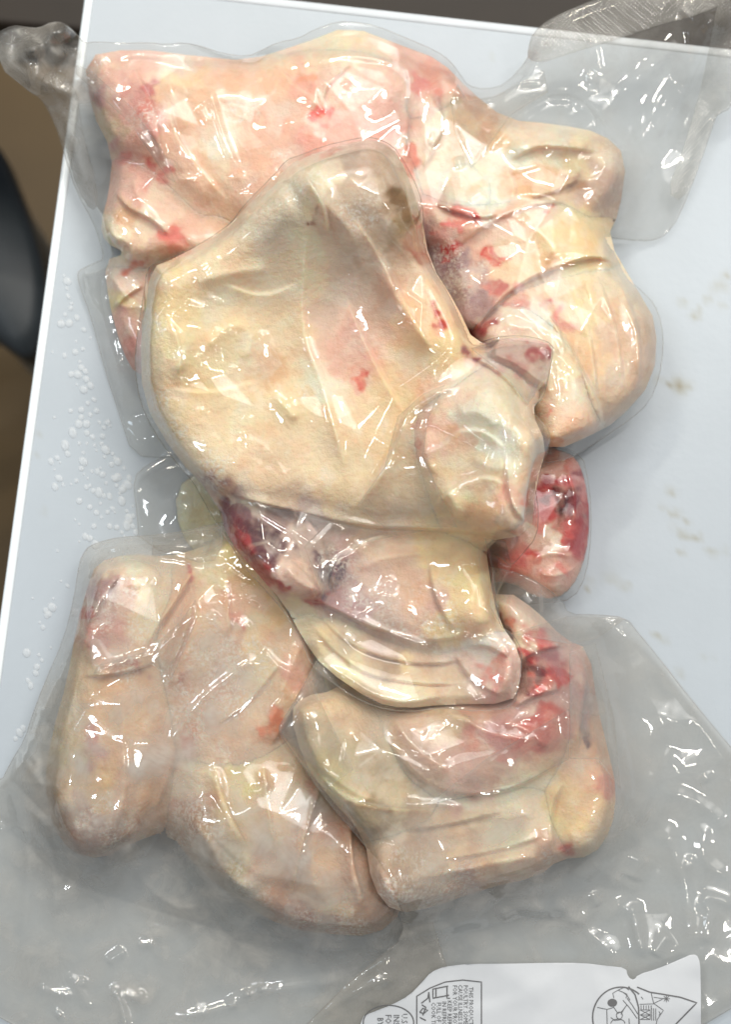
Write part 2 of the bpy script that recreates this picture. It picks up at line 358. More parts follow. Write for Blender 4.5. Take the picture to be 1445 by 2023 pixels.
def set_meat(bag, p=0.006, n=260, reach=34, k=2.4):
    """one soft mass per pack: lobes press into each other, each lobe keeps its own mesh and colour"""
    fills = [l for l in bag.lobes if l['fill']]; lobes = [l for l in bag.lobes if not l['fill']]
    k *= MM; B = gauss(Z, 45) * 0.85; H = np.full((NV, NU), -1.0); acc = np.zeros((NV, NU)); allh = []
    for q, l in enumerate(lobes):
        poly = chaikin(l['outline'], True, 1); sl = box(poly, 130); U, V = GU[sl], GV[sl]
        sd = polydist(poly, U, V, True); s = np.where(sd[3], sd[0], 0)
        x = np.clip(s / (0.8 * l['R']), 0, 1); prof = (1 - (1 - x) ** 2.2) ** 0.6
        full = np.zeros((NV, NU)); full[sl] = prof; prof = gauss(full, 8)[sl]
        h = B[sl] + MM * (l['T'] * (min(0.62, l['edge'] + 0.14) + (0.86 - l['edge']) * prof) + l['lift'])
        b = np.roll(BIL[q % 4], (37 * (q + 1), 61 * (q + 1)), (0, 1))[sl]
        h += prof * l['rough'] * MM * (0.5 * BIG[sl] + 0.55 * b + 0.03 * FINE[sl]) + (1.15 if l['rough'] < 0.5 else 0.8) * ridge_field(l['creases'], U, V)
        h = np.where(sd[3], h, h - 0.16 * MM * sd[0] - 0.0035 * MM * sd[0] ** 2)
        l.update(sl=sl, h=h, sd=sd, poly=poly)
        H[sl] = np.maximum(H[sl], h)
    for l in lobes: acc[l['sl']] += np.exp(np.clip((l['h'] - H[l['sl']]) / k, -30, 0))
    S = H + k * np.log(np.maximum(acc, 1))
    SF = step_field(bag.folds)
    if fills:
        f = fills[0]; fp = chaikin(f['outline'], True, 1); fsl = box(fp); U, V = GU[fsl], GV[fsl]; fsd = polydist(fp, U, V, True); ins = fsd[3]
        e = np.maximum(B[fsl] + 6 * MM, Z[fsl] + 2 * MM)
        e = np.maximum(e, B[fsl] + 0.74 * np.clip(S[fsl] - B[fsl], 0, 60 * MM))
        S2 = S.copy(); rim = smooth01(fsd[0] / 22) ** 0.6
        body = e + (np.maximum(S[fsl], e) - e) * rim
        S2[fsl] = relax(np.where(ins, body, e), e, ins, n, p * MM)
        S2[fsl] += SF[fsl] * rim
        xyf, ccf = parse(f['colors'])
    for l in lobes:
        sl = l['sl']; U, V = GU[sl], GV[sl]; d, val, arc_, ins_, nu, nv = l['sd']
        if fills:
            fd = polydist(fp, U, V, True); inside = fd[3]; ext = np.where(ins_, 0, d)
            cov = inside & (ext < reach)
            defi = np.clip(H[sl] - l['h'], 0, None)
            top = S2[sl] - np.minimum(np.clip(defi - 0.9 * MM, 0, None) * 1.6, 9 * MM) - 0.03 * MM * [m is l for m in lobes].index(True)
            top = np.where(inside, top, S2[sl]); sdx = (fd[0], fd[1], fd[2], inside, fd[4], fd[5])
            top = np.maximum(top, np.where(defi > 0, -1, Z[sl] + 0.5 * MM)); keep = ext < reach
        else:
            top = np.maximum(np.where(ins_, S[sl], B[sl] + 3 * MM), Z[sl] + 0.5 * MM); sdx = l['sd']; inside = ins_; keep = np.ones(U.shape, bool)
        bot = np.minimum(B[sl] + 3 * MM, top - 0.4 * MM); bot = np.where(top - bot < 4 * MM, top - 0.5 * MM, bot)
        ps = [parse(m['colors']) for m in lobes]; own = np.concatenate([np.full(len(a_[0]), m is l) for a_, m in zip(ps, lobes)])
        xy = np.concatenate([a_[0] for a_ in ps]); cc = np.concatenate([a_[1] for a_ in ps])
        near = own | ((xy[:, 0] > U.min()) & (xy[:, 0] < U.max()) & (xy[:, 1] > V.min()) & (xy[:, 1] < V.max()) & bool(fills))
        col = skin_colour(xy[near], cc[near], sl, U, V, own[near])
        fm = np.zeros(U.shape)
        for (a, b, r) in l['frost']: fm = np.maximum(fm, smooth01(1.4 - np.hypot(U - a, V - b) / r + 0.35 * FR[sl]))
        sheet(l['name'], None, sl, top, bot, MEAT, l['parent'], col, {'frost': fm}, sdx, keep)
        m = np.where(inside & keep, top, 0); bag.meat[sl] = np.maximum(bag.meat[sl], m)
def base_empty(name, u, v, label, cat, group=None):
    return empty(name, Vector(P(u, v, 0.0).tolist()), label, cat, group)

def relax(obst, edge, ins, n, p):
    g = np.maximum(obst, edge)
    h = np.where(ins, g, edge)
    for _ in range(n):
        a = (np.roll(h, 1, 0) + np.roll(h, -1, 0) + np.roll(h, 1, 1) + np.roll(h, -1, 1)) / 4
        h = np.where(ins, np.maximum(obst, a - p), edge)
    return h
def make_film(bag, name, parent, outline, lines=(), waves=1.0, p=0.0025, n=620, milk=0.12, mat=None, tips=(), milkspots=(), haze=0.14):
    """vacuum film: a membrane sucked down onto meat and table, pinned along its cut outline (u, v, lift in mm)"""
    global Z
    set_meat(bag)
    poly = np.asarray(pl(outline, 3)); poly = chaikin(poly, True, 1); sl = box(poly); U, V = GU[sl], GV[sl]
    sd = polydist(poly, U, V, True); ins = sd[3]
    Zs = Z[sl]; Zb = gauss(Z, 12)[sl]
    edge = np.maximum(np.maximum(Zb, Zs) + sd[1] * MM, Zs + 0.5 * MM)
    meat = bag.meat[sl]; hasm = meat > 0
    obst = np.maximum(Zs + 0.6 * MM, np.where(hasm, meat + 0.35 * MM, 0))
    obst0 = obst.copy()
    free = 1 - smooth01(gauss(bag.meat > 0, 14)[sl] * 1.3)
    obst = obst + free * MM * waves * np.clip(1.2 + 1.3 * BROAD[sl], 0, 4)
    for (a, b, r, hh) in tips: obst = np.maximum(obst, hh * MM * np.exp(-((U - a) ** 2 + (V - b) ** 2) / r ** 2))
    h = relax(obst, edge, ins, n, p * MM)
    full = np.where(ins, h, 0)
    inn = smooth01(sd[0] / 25)
    f1 = facets(h, ins, U, V, 66, 3.4, int(U.size)); f2 = facets(h, ins, U, V, 125, 4.6, int(U.size) + 1)
    hf = np.maximum(np.where(f1 > 0, f1, h), h - 0.3 * MM) * 0.55 + np.maximum(np.where(f2 > 0, f2, h), h - 0.3 * MM) * 0.45
    h = h + inn * (np.minimum(hf - h, 6 * MM))
    gap = np.clip((h - meat) / (4 * MM), 0, 1)
    wr = FOLD[sl] * (1.5 * FV1[sl] + 1.1 * FV2[sl]) + (1 - FOLD[sl]) * 0.8 * FV3[sl]
    h = h + inn * MM * (0.30 * wr * (1 - gap) + 0.0 * MID[sl] + np.clip(1.5 - FAC1[sl], -0.6, 9) * (0.10 + 0.3 * gap * waves) + 0.08 * (1 - FAC2[sl]))
    h = np.maximum(h + 0.72 * ridge_field([(a_, b_ * 1.65, c_) for a_, b_, c_ in lines], U, V), obst0)
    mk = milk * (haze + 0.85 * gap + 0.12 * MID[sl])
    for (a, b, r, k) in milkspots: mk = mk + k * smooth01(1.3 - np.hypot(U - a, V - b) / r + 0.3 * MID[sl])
    o = sheet('film', poly, sl, np.where(ins, h, edge), None, mat or FILM, parent, None, {'milk': mk}, sd)
    zt = np.where(ins, h, edge)
    # cut edge of the film: a thin slightly cloudy lip all round
    q = []; pp = np.r_[poly, poly[:1]]
    for a_, b_ in zip(pp[:-1], pp[1:]):
        n_ = max(1, int(np.hypot(*(b_ - a_)[:2]) / 8)); q += [a_ + (b_ - a_) * k / n_ for k in range(n_)]
    q = np.array(q); t = np.roll(q, -1, 0) - np.roll(q, 1, 0); t = t[:, :2] / (np.hypot(t[:, 0], t[:, 1])[:, None] + 1e-9); nn = np.c_[-t[:, 1], t[:, 0]]
    ia = np.clip(((q[:, 0] - U[0, 0]) / ST).round().astype(int), 0, U.shape[1] - 1); ib = np.clip(((q[:, 1] - V[0, 0]) / ST).round().astype(int), 0, U.shape[0] - 1)
    ez = edge[ib, ia]; m_ = len(q)
    co = np.r_[P(q[:, 0] + nn[:, 0], q[:, 1] + nn[:, 1], ez + 0.0004), P(q[:, 0] - nn[:, 0] * 1.0, q[:, 1] - nn[:, 1] * 1.0, ez + 0.0001)]
    i_ = np.arange(m_); j_ = (i_ + 1) % m_
    mesh_obj('film_edge', co, np.stack([i_, j_, j_ + m_, i_ + m_], 1), EDGE, parent, None, {'milk': np.full(2 * m_, 0.30)})
    Z2 = Z.copy(); Z2[sl] = np.where(ins, np.maximum(h, Zs), Zs); Z = Z2
    return o, sl, zt, poly
def flap(pack, F, outline, milk=0.12, lift=1.2):
    """a doubled-over fold of film with its own sharp edges, standing a little off the film below"""
    poly = np.asarray(pl(outline)); sl = box(poly); full = np.zeros((NV, NU)); full[F[1]] = F[2]
    full = np.maximum(full, Z); U, V = GU[sl], GV[sl]; sd = polydist(poly, U, V, True)
    h = gauss(full, 5)[sl] + MM * (0.7 + lift * smooth01(sd[0] / 14) * 0.6 + 0.5 * MM)
    h = np.maximum(h, full[sl] + 0.4 * MM)
    return sheet('fold', poly, sl, h, None, FILM, pack, None, {'milk': np.full(U.shape, milk) + 0.25 * np.exp(-sd[0] / 2.5)}, sd)
def film_patch(name, parent, outline, hmap_sl, hmap, mat, milk, dz=0.4, kind=None):
    """a band or fold lying on a film"""
    poly = chaikin(pl(outline), True, 1); sl = hmap_sl; U, V = GU[sl], GV[sl]; sd = polydist(poly, U, V, True)
    return sheet(name, poly, sl, hmap + dz * MM, None, mat, parent, None, {'milk': np.full(U.shape, milk)}, sd)

# ==================================================================
# ------------------------------------------------------------------ the table and what is behind it
def flat_poly(name, pts, z0, z1, mat, parent=None):
    """prism between two heights from world-plane corner points"""
    n = len(pts); co = [(x, y, z1) for x, y in pts] + [(x, y, z0) for x, y in pts]
    me = bpy.data.meshes.new(name)
    me.from_pydata(co, [], [list(range(n - 1, -1, -1)), list(range(n, 2 * n))] + [[i, (i + 1) % n, (i + 1) % n + n, i + n] for i in range(n)])
    me.materials.append(mat); me.update(); import bmesh
    bm = bmesh.new(); bm.from_mesh(me); bmesh.ops.recalc_face_normals(bm, faces=bm.faces); bm.to_mesh(me); bm.free()
    o = bpy.data.objects.new(name, me); sc.collection.objects.link(o)
    if parent: o.parent = parent; o.matrix_parent_inverse = parent.matrix_world.inverted()
    return o
def bevel(o, w_, s=4):
    b = o.modifiers.new('bevel', 'BEVEL'); b.width = w_; b.segments = s; b.limit_method = 'ANGLE'
    for p in o.data.polygons: p.use_smooth = True
    return o
A = P(172, -46, 0); Bp = P(1445, 97, 0); Cp = P(4, 1180, 0)
ex = (Bp - A)[:2]; ex = ex / np.linalg.norm(ex); ey = (Cp - A)[:2]; ey = ey / np.linalg.norm(ey)
def tb(a, b): return tuple(A[:2] + ex * a + ey * b)
table = empty('table', (*tb(0.35, 0.4), -0.72), 'white topped table with a thin pale rim carrying the packs of chicken', 'table')
def table_mat():
    m, nt = newmat('white_tabletop'); p = N(nt, 'ShaderNodeBsdfPrincipled', Roughness=0.38); o = N(nt, 'ShaderNodeOutputMaterial')
    at = N(nt, 'ShaderNodeAttribute', attribute_name='col')
    nz = noise_tex(nt, 14, 5, 0.6); r = ramp(nt, nz, 'Fac', 0.35, 0.75, (0.93, 0.93, 0.93, 1), (1, 1, 1, 1))
    mx = N(nt, 'ShaderNodeMix', data_type='RGBA', blend_type='MULTIPLY', Factor=1.0); L(nt, at, 'Color', mx, 'A'); L(nt, r, 'Color', mx, 'B')
    L(nt, mx, 'Result', p, 'Base Color')
    b = N(nt, 'ShaderNodeBump', Strength=0.15, Distance=0.0005); nb = noise_tex(nt, 260, 3); L(nt, nb, 'Fac', b, 'Height'); L(nt, b, 'Normal', p, 'Normal')
    L(nt, p, 0, o, 'Surface'); return m
TM = table_mat()
# top surface as a fine sheet so that the dried brown smudges on it keep their shapes
n1, n2 = 330, 260
aa = np.linspace(0.0045, 0.62, n2); bb = np.linspace(0.0045, 0.80, n1); AA, BB = np.meshgrid(aa, bb)
tco = np.stack([A[0] + ex[0] * AA + ey[0] * BB, A[1] + ex[1] * AA + ey[1] * BB, np.zeros_like(AA)], -1).reshape(-1, 3)
tid = np.arange(n1 * n2).reshape(n1, n2); tq = np.stack([tid[:-1, :-1], tid[1:, :-1], tid[1:, 1:], tid[:-1, 1:]], -1).reshape(-1, 4)
base_c = np.array([0.445, 0.495, 0.545]); tcol = np.tile(base_c, (len(tco), 1))
stains = '1350 600 11 .35,1375 625 9 .4,1385 610 8 .35,1400 590 9 .25,1425 560 14 .25,1435 545 10 .25,1430 605 8 .2,1345 760 14 .55,1322 762 9 .45,1362 764 8 .4,1305 752 7 .3,1325 970 8 .4,1310 1000 6 .3,1335 1010 10 .35,1355 1030 8 .25,1345 1055 9 .4,1362 1058 7 .45,1382 1062 8 .4,1410 1088 9 .3,1350 1088 6 .45,1430 1090 6 .35,1330 1042 7 .2,1215 1145 14 .2,1232 1160 10 .25,1168 1150 9 .2,1300 1255 8 .4,1315 1262 7 .35,1345 1330 7 .3,1160 1165 7 .3,970 112 5 .5,1175 1400 6 .1,85 1010 5 .35,76 855 6 .2,72 900 5 .15,1400 1300 10 .1'
C3 = tco.reshape(n1, n2, 3)
for s_ in stains.split(','):
    a_, b_, r_, k_ = [float(x) for x in s_.split()]
    q = P(a_, b_, 0); rr = r_ * 0.00022 * 1.15
    for jj in range(5):
        ox, oy = rnd.gauss(0, 0.5) * rr, rnd.gauss(0, 0.35) * rr
        dd = np.hypot(tco[:, 0] - q[0] - ox, tco[:, 1] - q[1] - oy) / (rr * rnd.uniform(0.35, 0.8))
        tcol *= 1 - (np.exp(-dd ** 2) * k_ * 0.50)[:, None] * np.array([0.45, 0.62, 0.95])
top = mesh_obj('tabletop', tco, tq, TM, table, tcol)
RIMM = plain('pale_rim_plastic', (0.78, 0.84, 0.88), 0.25, 60, 0.02)
BODYM = plain('white_board_core', (0.62, 0.66, 0.70), 0.5, 60, 0.04)
flat_poly('board', [tb(0.004, 0.004), tb(0.62, 0.004), tb(0.62, 0.8), tb(0.004, 0.8)], -0.022, -0.0006, BODYM, table)
bevel(flat_poly('rim', [tb(0, 0), tb(0.0046, 0), tb(0.0046, 0.8), tb(0, 0.8)], -0.023, 0.0006, RIMM, table), 0.0015)
bevel(flat_poly('rim', [tb(0.0048, 0), tb(0.62, 0), tb(0.62, 0.0046), tb(0.0048, 0.0046)], -0.023, 0.0004, BODYM, table), 0.0012)
for a_, b_ in ((0.05, 0.05), (0.57, 0.05), (0.05, 0.75), (0.57, 0.75)):
    bevel(flat_poly('leg', [tb(a_ - .02, b_ - .02), tb(a_ + .02, b_ - .02), tb(a_ + .02, b_ + .02), tb(a_ - .02, b_ + .02)], -0.72, -0.023, BODYM, table), 0.003)
# floor far below: warm brown boards, out of focus
fl = flat_poly('floor', [(-4, -4), (4, -4), (4, 4), (-4, 4)], -0.76, -0.72, plain('brown_floor', (0.12, 0.072, 0.022), 0.55, 3, 0.30), None)
tag(fl, 'brown floor far below the table', kind='structure')
# dark moulded chair standing left of the table
DK = plain('dark_blue_plastic', (0.03, 0.038, 0.045), 0.45, 20, 0.2); GR = plain('grey_metal', (0.16, 0.17, 0.17), 0.35, 30, 0.1)
def slab(name, outline, z, th, dome, mat, parent):
    pts = chaikin(np.array(outline, float), True, 3); c = pts.mean(0); rings = 6; co = []; n = len(pts)
    for k in range(rings + 1):
        f = 1 - k / rings * 0.98
        zz = z + dome * (1 - f * f)
        for q in pts: w_ = c + (q - c) * f; co.append((w_[0], w_[1], zz))
    for q in pts: co.append((q[0], q[1], z - th))
    for q in pts: w_ = c + (q - c) * 0.02; co.append((w_[0], w_[1], z - th))
    fs = []
    for k in range(rings):
        for i in range(n): a_, b_ = k * n + i, k * n + (i + 1) % n; fs.append((a_, b_, b_ + n, a_ + n))
    o1 = (rings + 1) * n
    for i in range(n):
        j = (i + 1) % n; fs.append((i, o1 + i, o1 + j, j)); fs.append((o1 + i, o1 + n + i, o1 + n + j, o1 + j))
    o = mesh_obj(name, co, fs, mat, parent); return o
def Pz(s, z): return [tuple(P(a, b, z)[:2]) for a, b in pl(s)]
chair = empty('chair', Vector(P(-60, 450, -0.70).tolist()), 'dark blue grey chair standing left of the white table, out of focus', 'chair')
slab('seat', Pz('-420 230,-100 260,-5 275,25 350,60 440,88 540,84 640,62 700,30 700,-40 640,-420 560', -0.34), -0.34, 0.03, 0.012, DK, chair)
def bar(name, p0, p1, r, mat, parent):
    p0 = Vector(p0); p1 = Vector(p1); d = (p1 - p0); q = d.to_track_quat('Z', 'Y'); co = []; n = 10
    for e in (p0, p1):
        for i in range(n): co.append(e + q @ Vector((r * math.cos(2 * math.pi * i / n), r * math.sin(2 * math.pi * i / n), 0)))
    return mesh_obj(name, [tuple(c) for c in co], [(i, (i + 1) % n, n + (i + 1) % n, n + i) for i in range(n)], mat, parent)
for a_, b_ in ((-380, 260), (-40, 330), (20, 640), (-380, 520)):
    q = P(a_, b_, -0.36); bar('leg', q, (q[0], q[1], -0.72), 0.013, GR, chair)
# brown bench behind the table
BR = plain('dark_brown_wood', (0.020, 0.012, 0.006), 0.6, 12, 0.25); BK = plain('black_shade', (0.006, 0.005, 0.005), 0.7, 12, 0.1)
cup = empty('bench', Vector(P(500, -160, -0.7).tolist()), 'dark brown bench standing beyond the far edge of the white table', 'bench')
o_ = flat_poly('bench_top', Pz('-500 -420,1900 -500,1900 205,-500 5', -0.16), -0.19, -0.16, BR, cup); bevel(o_, 0.004)
flat_poly('bench_shade', Pz('-480 -400,1880 -480,1880 225,-480 25', -0.2), -0.24, -0.195, BK, cup)  # black slab standing in for the shade under the bench top
# ================================================================== packs, lowest first
# ---- half hidden pack under the middle one
bg = Bag()
e = base_empty('chicken_piece', 350, 1000, 'small pale yellow chicken piece showing left of the middle pack, above the lower left pack', 'chicken piece')
lobe(bg, 'skin', e, '345 965,400 925,470 950,480 1100,400 1110,352 1050', 6, '300 960 d4ccb4 330 1000 d8d0b8 400 1010 e2c898 350 1040 dcd2b0 380 960 dcceac', 60)
e = base_empty('chicken_cut', 1110, 1050, 'raw red chicken piece with dark bloody flesh, right of the middle pack', 'chicken piece')
lobe(bg, 'flesh', e, '960 890,1060 880,1100 886,1140 902,1158 950,1166 1010,1164 1070,1152 1120,1132 1160,1100 1184,1060 1180,1010 1150,960 1150', 34,
 '1090 920 d8b0a4 1130 920 c88880 1080 950 a83038 1110 960 b84048 1140 950 a04048 1070 980 b82428 1100 990 881820 1130 1000 8c2c3c 1112 1000 5c1c2c 1150 1010 a83840 1080 1020 c04040 1090 1070 ecdcc8 1100 1060 ecdcc8 1080 1095 e0c0ac 1120 1050 c85858 1150 1060 b04850 1040 1105 c84c48 1060 1120 dc9888 1020 1120 d07068 1090 1120 e0b8a4 1120 1130 d89088 1120 1160 e0b8a8 1080 1150 e0a898 1130 960 d8a0a0 1070 1035 d89088',
 70, rough=1.2, creases=[(pl('1085 960,1105 1000,1100 1040,1075 1060'), 7, -3), (pl('1045 1110,1090 1090,1140 1100'), 6, 2), (pl('1120 920,1140 980,1135 1040'), 6, 2.5), (pl('1060 1130,1100 1140,1140 1120'), 5, 1.5)])
pack0 = base_empty('vacuum_pack', 700, 1000, 'mostly hidden clear pack lying under the middle pack, raw red meat at its right end', 'vacuum pack')
make_film(bg, 'film', pack0, '262 945 3,290 918 4,330 900 4,420 880 3,700 870 3,1000 870 4,1080 880 5,1150 893 12,1166 960 16,1170 1050 16,1160 1135 12,1134 1184 7,1080 1192 4,900 1200 3,600 1150 3,420 1120 3,275 1075 3,270 1010 3',
 lines=[(pl('268 955,276 1000,284 1060'), 5, 1.5), (pl('1160 905,1168 1000,1163 1100,1140 1170'), 5, 1.8), (pl('1060 1150,1100 1120,1140 1070,1160 1010'), 5, 1.2), (pl('330 1050,345 1020,380 1000'), 5, 1.2)], milk=0.14)

# ---- top pack
bg = Bag()
def piece(name, u, v, label): return base_empty(name, u, v, label, 'chicken piece')
e = piece('chicken_wing', 320, 430, 'knobbly pinkish chicken wing joint at the left end of the top pack')
lobe(bg, 'fold', e, '205 512,280 505,340 540,340 650,330 760,270 755,238 690,215 600', 20, '230 530 ecdccc 270 540 e8d0c0 270 515 d08070 230 600 e6da9c 260 590 e6d8b0 255 560 ecd8c8 270 580 dcA890 240 650 e0b4a4 260 680 d89a90 270 720 cc9a90 320 600 dcb8a0', 50,
 creases=[(pl('222 590,250 610,300 600'), 6, 2.5), (pl('215 540,240 575,262 600'), 5, 2), (pl('240 650,265 690,275 730'), 6, -2)])
lobe(bg, 'joint', e, '222 300,300 285,340 330,390 390,470 430,480 490,400 520,330 505,290 525,235 522,203 485,194 450,205 410,220 370', 36, '250 320 d89088 300 320 cc6c64 280 345 e8b0a0 240 370 e0b8a8 310 380 ecd8c0 220 430 f2e4cc 235 460 f0e4c4 260 420 d8b48c 255 445 dcb890 280 460 e8d4b4 340 420 f0d0bc 390 440 eccab4 352 468 d88078 370 400 e8c8b0 300 490 d8b8a4 305 400 f0dcc8 325 345 d88078', 60, rough=1.4,
 creases=[(pl('262 345,275 400,310 440'), 8, 3), (pl('240 410,262 425,262 450'), 8, -3.5), (pl('300 450,350 465,390 500'), 6, -3), (pl('290 360,330 400,370 440'), 7, 2.2), (pl('205 425,215 460,240 480'), 8, 2.5)])
e = piece('chicken_thigh', 480, 230, 'large pink chicken thigh lying across the top pack')
lobe(bg, 'far_skin', e, '520 120,545 90,600 80,640 55,690 47,740 55,800 90,830 130,880 125,915 155,935 180,900 230,820 260,600 200', 34,
 '560 110 f0d4bc 620 85 f2dec0 690 65 f2e2bc 750 85 f0d8c0 800 110 e4b8a8 700 100 f4d8c0 650 100 f4dcbc 860 130 dca090 900 155 e4b4a4 880 180 d8988c 830 150 d8908c 600 110 f0ccb4 920 185 ecc0b0', 60)
lobe(bg, 'skin', e, '162 110,200 92,260 95,330 97,400 112,480 122,550 108,640 88,720 92,800 115,822 160,815 230,800 290,830 340,830 450,700 480,500 460,440 425,390 440,340 385,260 330,205 290,168 200', 46,
 '200 130 e8c4b0 260 120 e8c0b0 350 115 ecc8b4 450 135 efcdb8 560 120 f2d4b4 620 110 f0dcbc 690 110 f2dcc0 750 120 f0d0bc 780 150 ecc4b4 190 180 c8989c 250 200 d49c94 290 180 c48484 280 215 cc8880 220 260 cc9a94 215 250 d0c4a0 195 240 d0c4a0 300 260 d8a098 320 300 dcb0a0 330 200 e2c4a4 340 165 ecdcb4 380 160 ecd0a8 380 200 ecc4a0 400 220 e6c4a4 450 180 ecc4a4 350 300 dcb8a0 400 300 eccaa8 430 340 ecd0b4 480 330 e8c0a4 500 260 eec4ac 560 250 f0bca4 600 180 f0b8a4 630 225 d84c48 642 226 e06860 650 215 e88880 660 150 f4ccb8 720 160 efc8b8 770 200 ecbeb0 680 260 f4b4a4 750 280 f0b4a8 560 330 f2c0ac 620 290 f4b4a4 500 390 ecc4ac 790 250 e8b0a4 440 400 e4c0a0 600 150 ecac90 550 160 f0c4a4 420 285 f4e4d4 540 230 f2d4c4 460 230 f0ccb0 250 160 d8aca0 210 155 d8b4a4',
 110, rough=1.2, creases=[(pl('330 200,350 280,400 340,450 400'), 14, -3.5), (pl('270 200,310 270,330 330'), 10, 2.5), (pl('540 150,600 170,640 220'), 12, -3.5), (pl('640 220,660 210,700 150'), 10, -2.5), (pl('330 150,345 200,370 260'), 9, 2.2), (pl('520 120,620 110,720 125,800 150'), 14, 3)],
 frost=[(300, 230, 30), (480, 220, 30), (560, 310, 30)])
e = piece('chicken_quarter', 1050, 330, 'lumpy cream chicken piece under loose film at the right of the top pack')
lobe(bg, 'loose_meat', e, '780 235,840 180,900 165,950 205,990 235,1060 245,1130 235,1190 258,1240 300,1243 350,1200 410,1160 450,1000 450,850 430,790 330', 33,
 '800 260 ecc0b0 800 330 e89484 820 220 e8b4a4 870 200 c89c90 860 240 e8dcc4 900 220 e0c49c 920 260 dcc4a0 850 290 e8dcc8 900 290 e4c098 960 250 dcb490 940 200 ccac94 1000 280 e8cca0 1080 270 ecdcc0 1120 250 f0e4cc 1160 280 ecdcb4 1020 300 f8f0dc 1080 310 f4e8cc 1060 340 e0b47c 1020 360 e8c49c 1090 370 e4bc88 1140 330 ecd8a8 1130 355 b07c54 1150 370 bc9068 1180 300 e4d4b0 1200 360 c8b0a0 1220 300 d8c8b0 950 330 f4e8cc 980 350 f2e8d4 870 330 ecdcc0 1050 380 ecc090 810 300 e49888 1040 350 dcac78', 60, rough=1.8,
 creases=[(pl('840 190,860 240,845 300'), 9, 4), (pl('900 300,950 270,1000 290'), 9, -4), (pl('1000 300,1060 280,1120 290,1180 280'), 12, 4), (pl('1020 340,1060 320,1110 330,1130 350'), 8, -4), (pl('1040 400,1060 350,1070 320'), 8, 3), (pl('1110 260,1130 310,1150 350'), 8, 3), (pl('950 300,970 350,960 400'), 9, -3), (pl('800 240,790 300,810 350'), 8, -3)])
lobe(bg, 'skin_fold', e, '845 350,880 312,930 298,975 335,992 400,962 430,900 412,855 400', 36, '870 345 ecdcc4 920 320 f4e8d4 950 340 f6ecd8 900 370 f2e0c8 950 400 f2e8d8 980 400 f4ecdc 880 390 e8c8b8 960 360 ecd8b8', 45, rough=1.2,
 creases=[(pl('905 330,915 370,900 400'), 8, 2.5), (pl('940 385,960 400,975 395'), 6, 2.5)])
lobe(bg, 'thigh', e, '820 370,900 395,980 385,1050 378,1130 388,1165 420,1192 462,1225 525,1200 580,1100 590,1000 600,940 680,900 680,850 560,820 450', 40,
 '850 400 e8b0a0 880 420 e8c8b4 910 405 dc8880 930 415 cc4848 900 430 d87870 890 440 dc8484 860 450 cc9490 870 490 a88088 900 520 9c7c88 920 560 b8a0a4 940 590 a88c90 920 600 b49ca0 955 495 d02820 975 490 d03830 965 510 d84840 985 500 dc7868 945 478 e8c4b0 897 485 c84048 888 500 c85858 1010 470 e8d0ac 1050 430 ecd0b4 1090 410 eccab0 1093 402 e48c80 1060 460 f2deb0 1100 480 f4dcac 1140 430 f2d49c 1170 480 f2d29c 1000 520 ecd0a8 1040 510 e8c898 980 540 f0d8b4 950 575 d08884 970 565 c87c78 1000 560 dc9c90 1080 530 d0ac7c 1000 430 e8c4ac 1190 520 e8d0a0 1020 540 f0d8b0',
 95, rough=1.2, creases=[(pl('895 505,940 470,1000 440,1080 430'), 8, -3), (pl('980 560,1040 540,1080 520,1140 500'), 8, -4), (pl('900 460,960 440,1040 410,1120 395'), 9, 3), (pl('860 470,890 540,900 620'), 16, -5), (pl('1050 440,1090 480,1100 510'), 10, 2.5)], frost=[(905, 560, 45), (880, 500, 30)])
lobe(bg, 'skin_fan', e, '940 640,980 585,1040 545,1090 522,1150 505,1222 525,1262 570,1296 622,1305 680,1296 750,1270 795,1225 832,1165 862,1080 850,1000 760', 42,
 '1000 600 dca098 1040 550 dcbc98 1100 540 e8cca8 1140 520 eeddb0 1100 580 e8c8a0 1150 600 f0dcac 1080 600 d08c8c 1060 610 d8a49c 1110 625 dc9c94 1120 650 dca498 1200 560 e0d8bc 1250 600 d8ccb0 1180 620 e8d8b4 1220 680 e0c8ac 1270 650 d0bca4 1160 680 f2dcb0 1190 740 ecd4ac 1240 740 e2ccb0 1280 700 d4c0ac 1200 800 e2ccb0 1150 740 e0c0a4 1140 700 e4c49c 1170 640 f4e0b0 1210 620 e4ccac', 90, rough=1.0,
 creases=[(pl('1100 580,1140 610,1170 700,1175 790'), 8, 4), (pl('1150 520,1170 600,1195 700,1195 800'), 8, 3.2), (pl('1120 600,1150 700,1165 770'), 7, -3), (pl('1180 560,1220 650,1235 760'), 8, -2.5), (pl('1140 520,1200 540,1260 600'), 8, 2.5), (pl('1230 590,1262 660,1262 750'), 7, 2), (pl('1050 560,1090 600,1120 660'), 8, -4)])
lobe(bg, 'knuckle', e, '925 660,960 620,1010 590,1055 600,1105 640,1150 700,1168 760,1192 830,1175 872,1120 885,1080 900,1040 830,1000 760', 54,
 '945 650 8c2028 960 665 9c3038 975 640 a84850 1000 620 ece0d0 1040 610 f0e8dc 1080 640 f4ecdc 1000 660 e8d8c8 1060 680 ecd8c0 1100 700 f0dcb8 1100 760 f4dcb4 1130 740 f2dfb8 1080 800 ead2b4 1100 830 efd4b8 1150 820 ecceb0 1060 770 ecdcbc 1160 860 e8c8a4 1090 825 e8a090 1120 880 ecc498 1000 635 f0e4d4 1090 650 ecc498 1070 660 f0e0c8 1140 780 f4e4cc', 75, rough=1.3,
 creases=[(pl('1080 640,1100 690,1080 740,1090 800'), 12, 3), (pl('1040 690,1060 740,1080 800'), 12, -4), (pl('990 630,1030 650,1070 640'), 9, 2.5)])
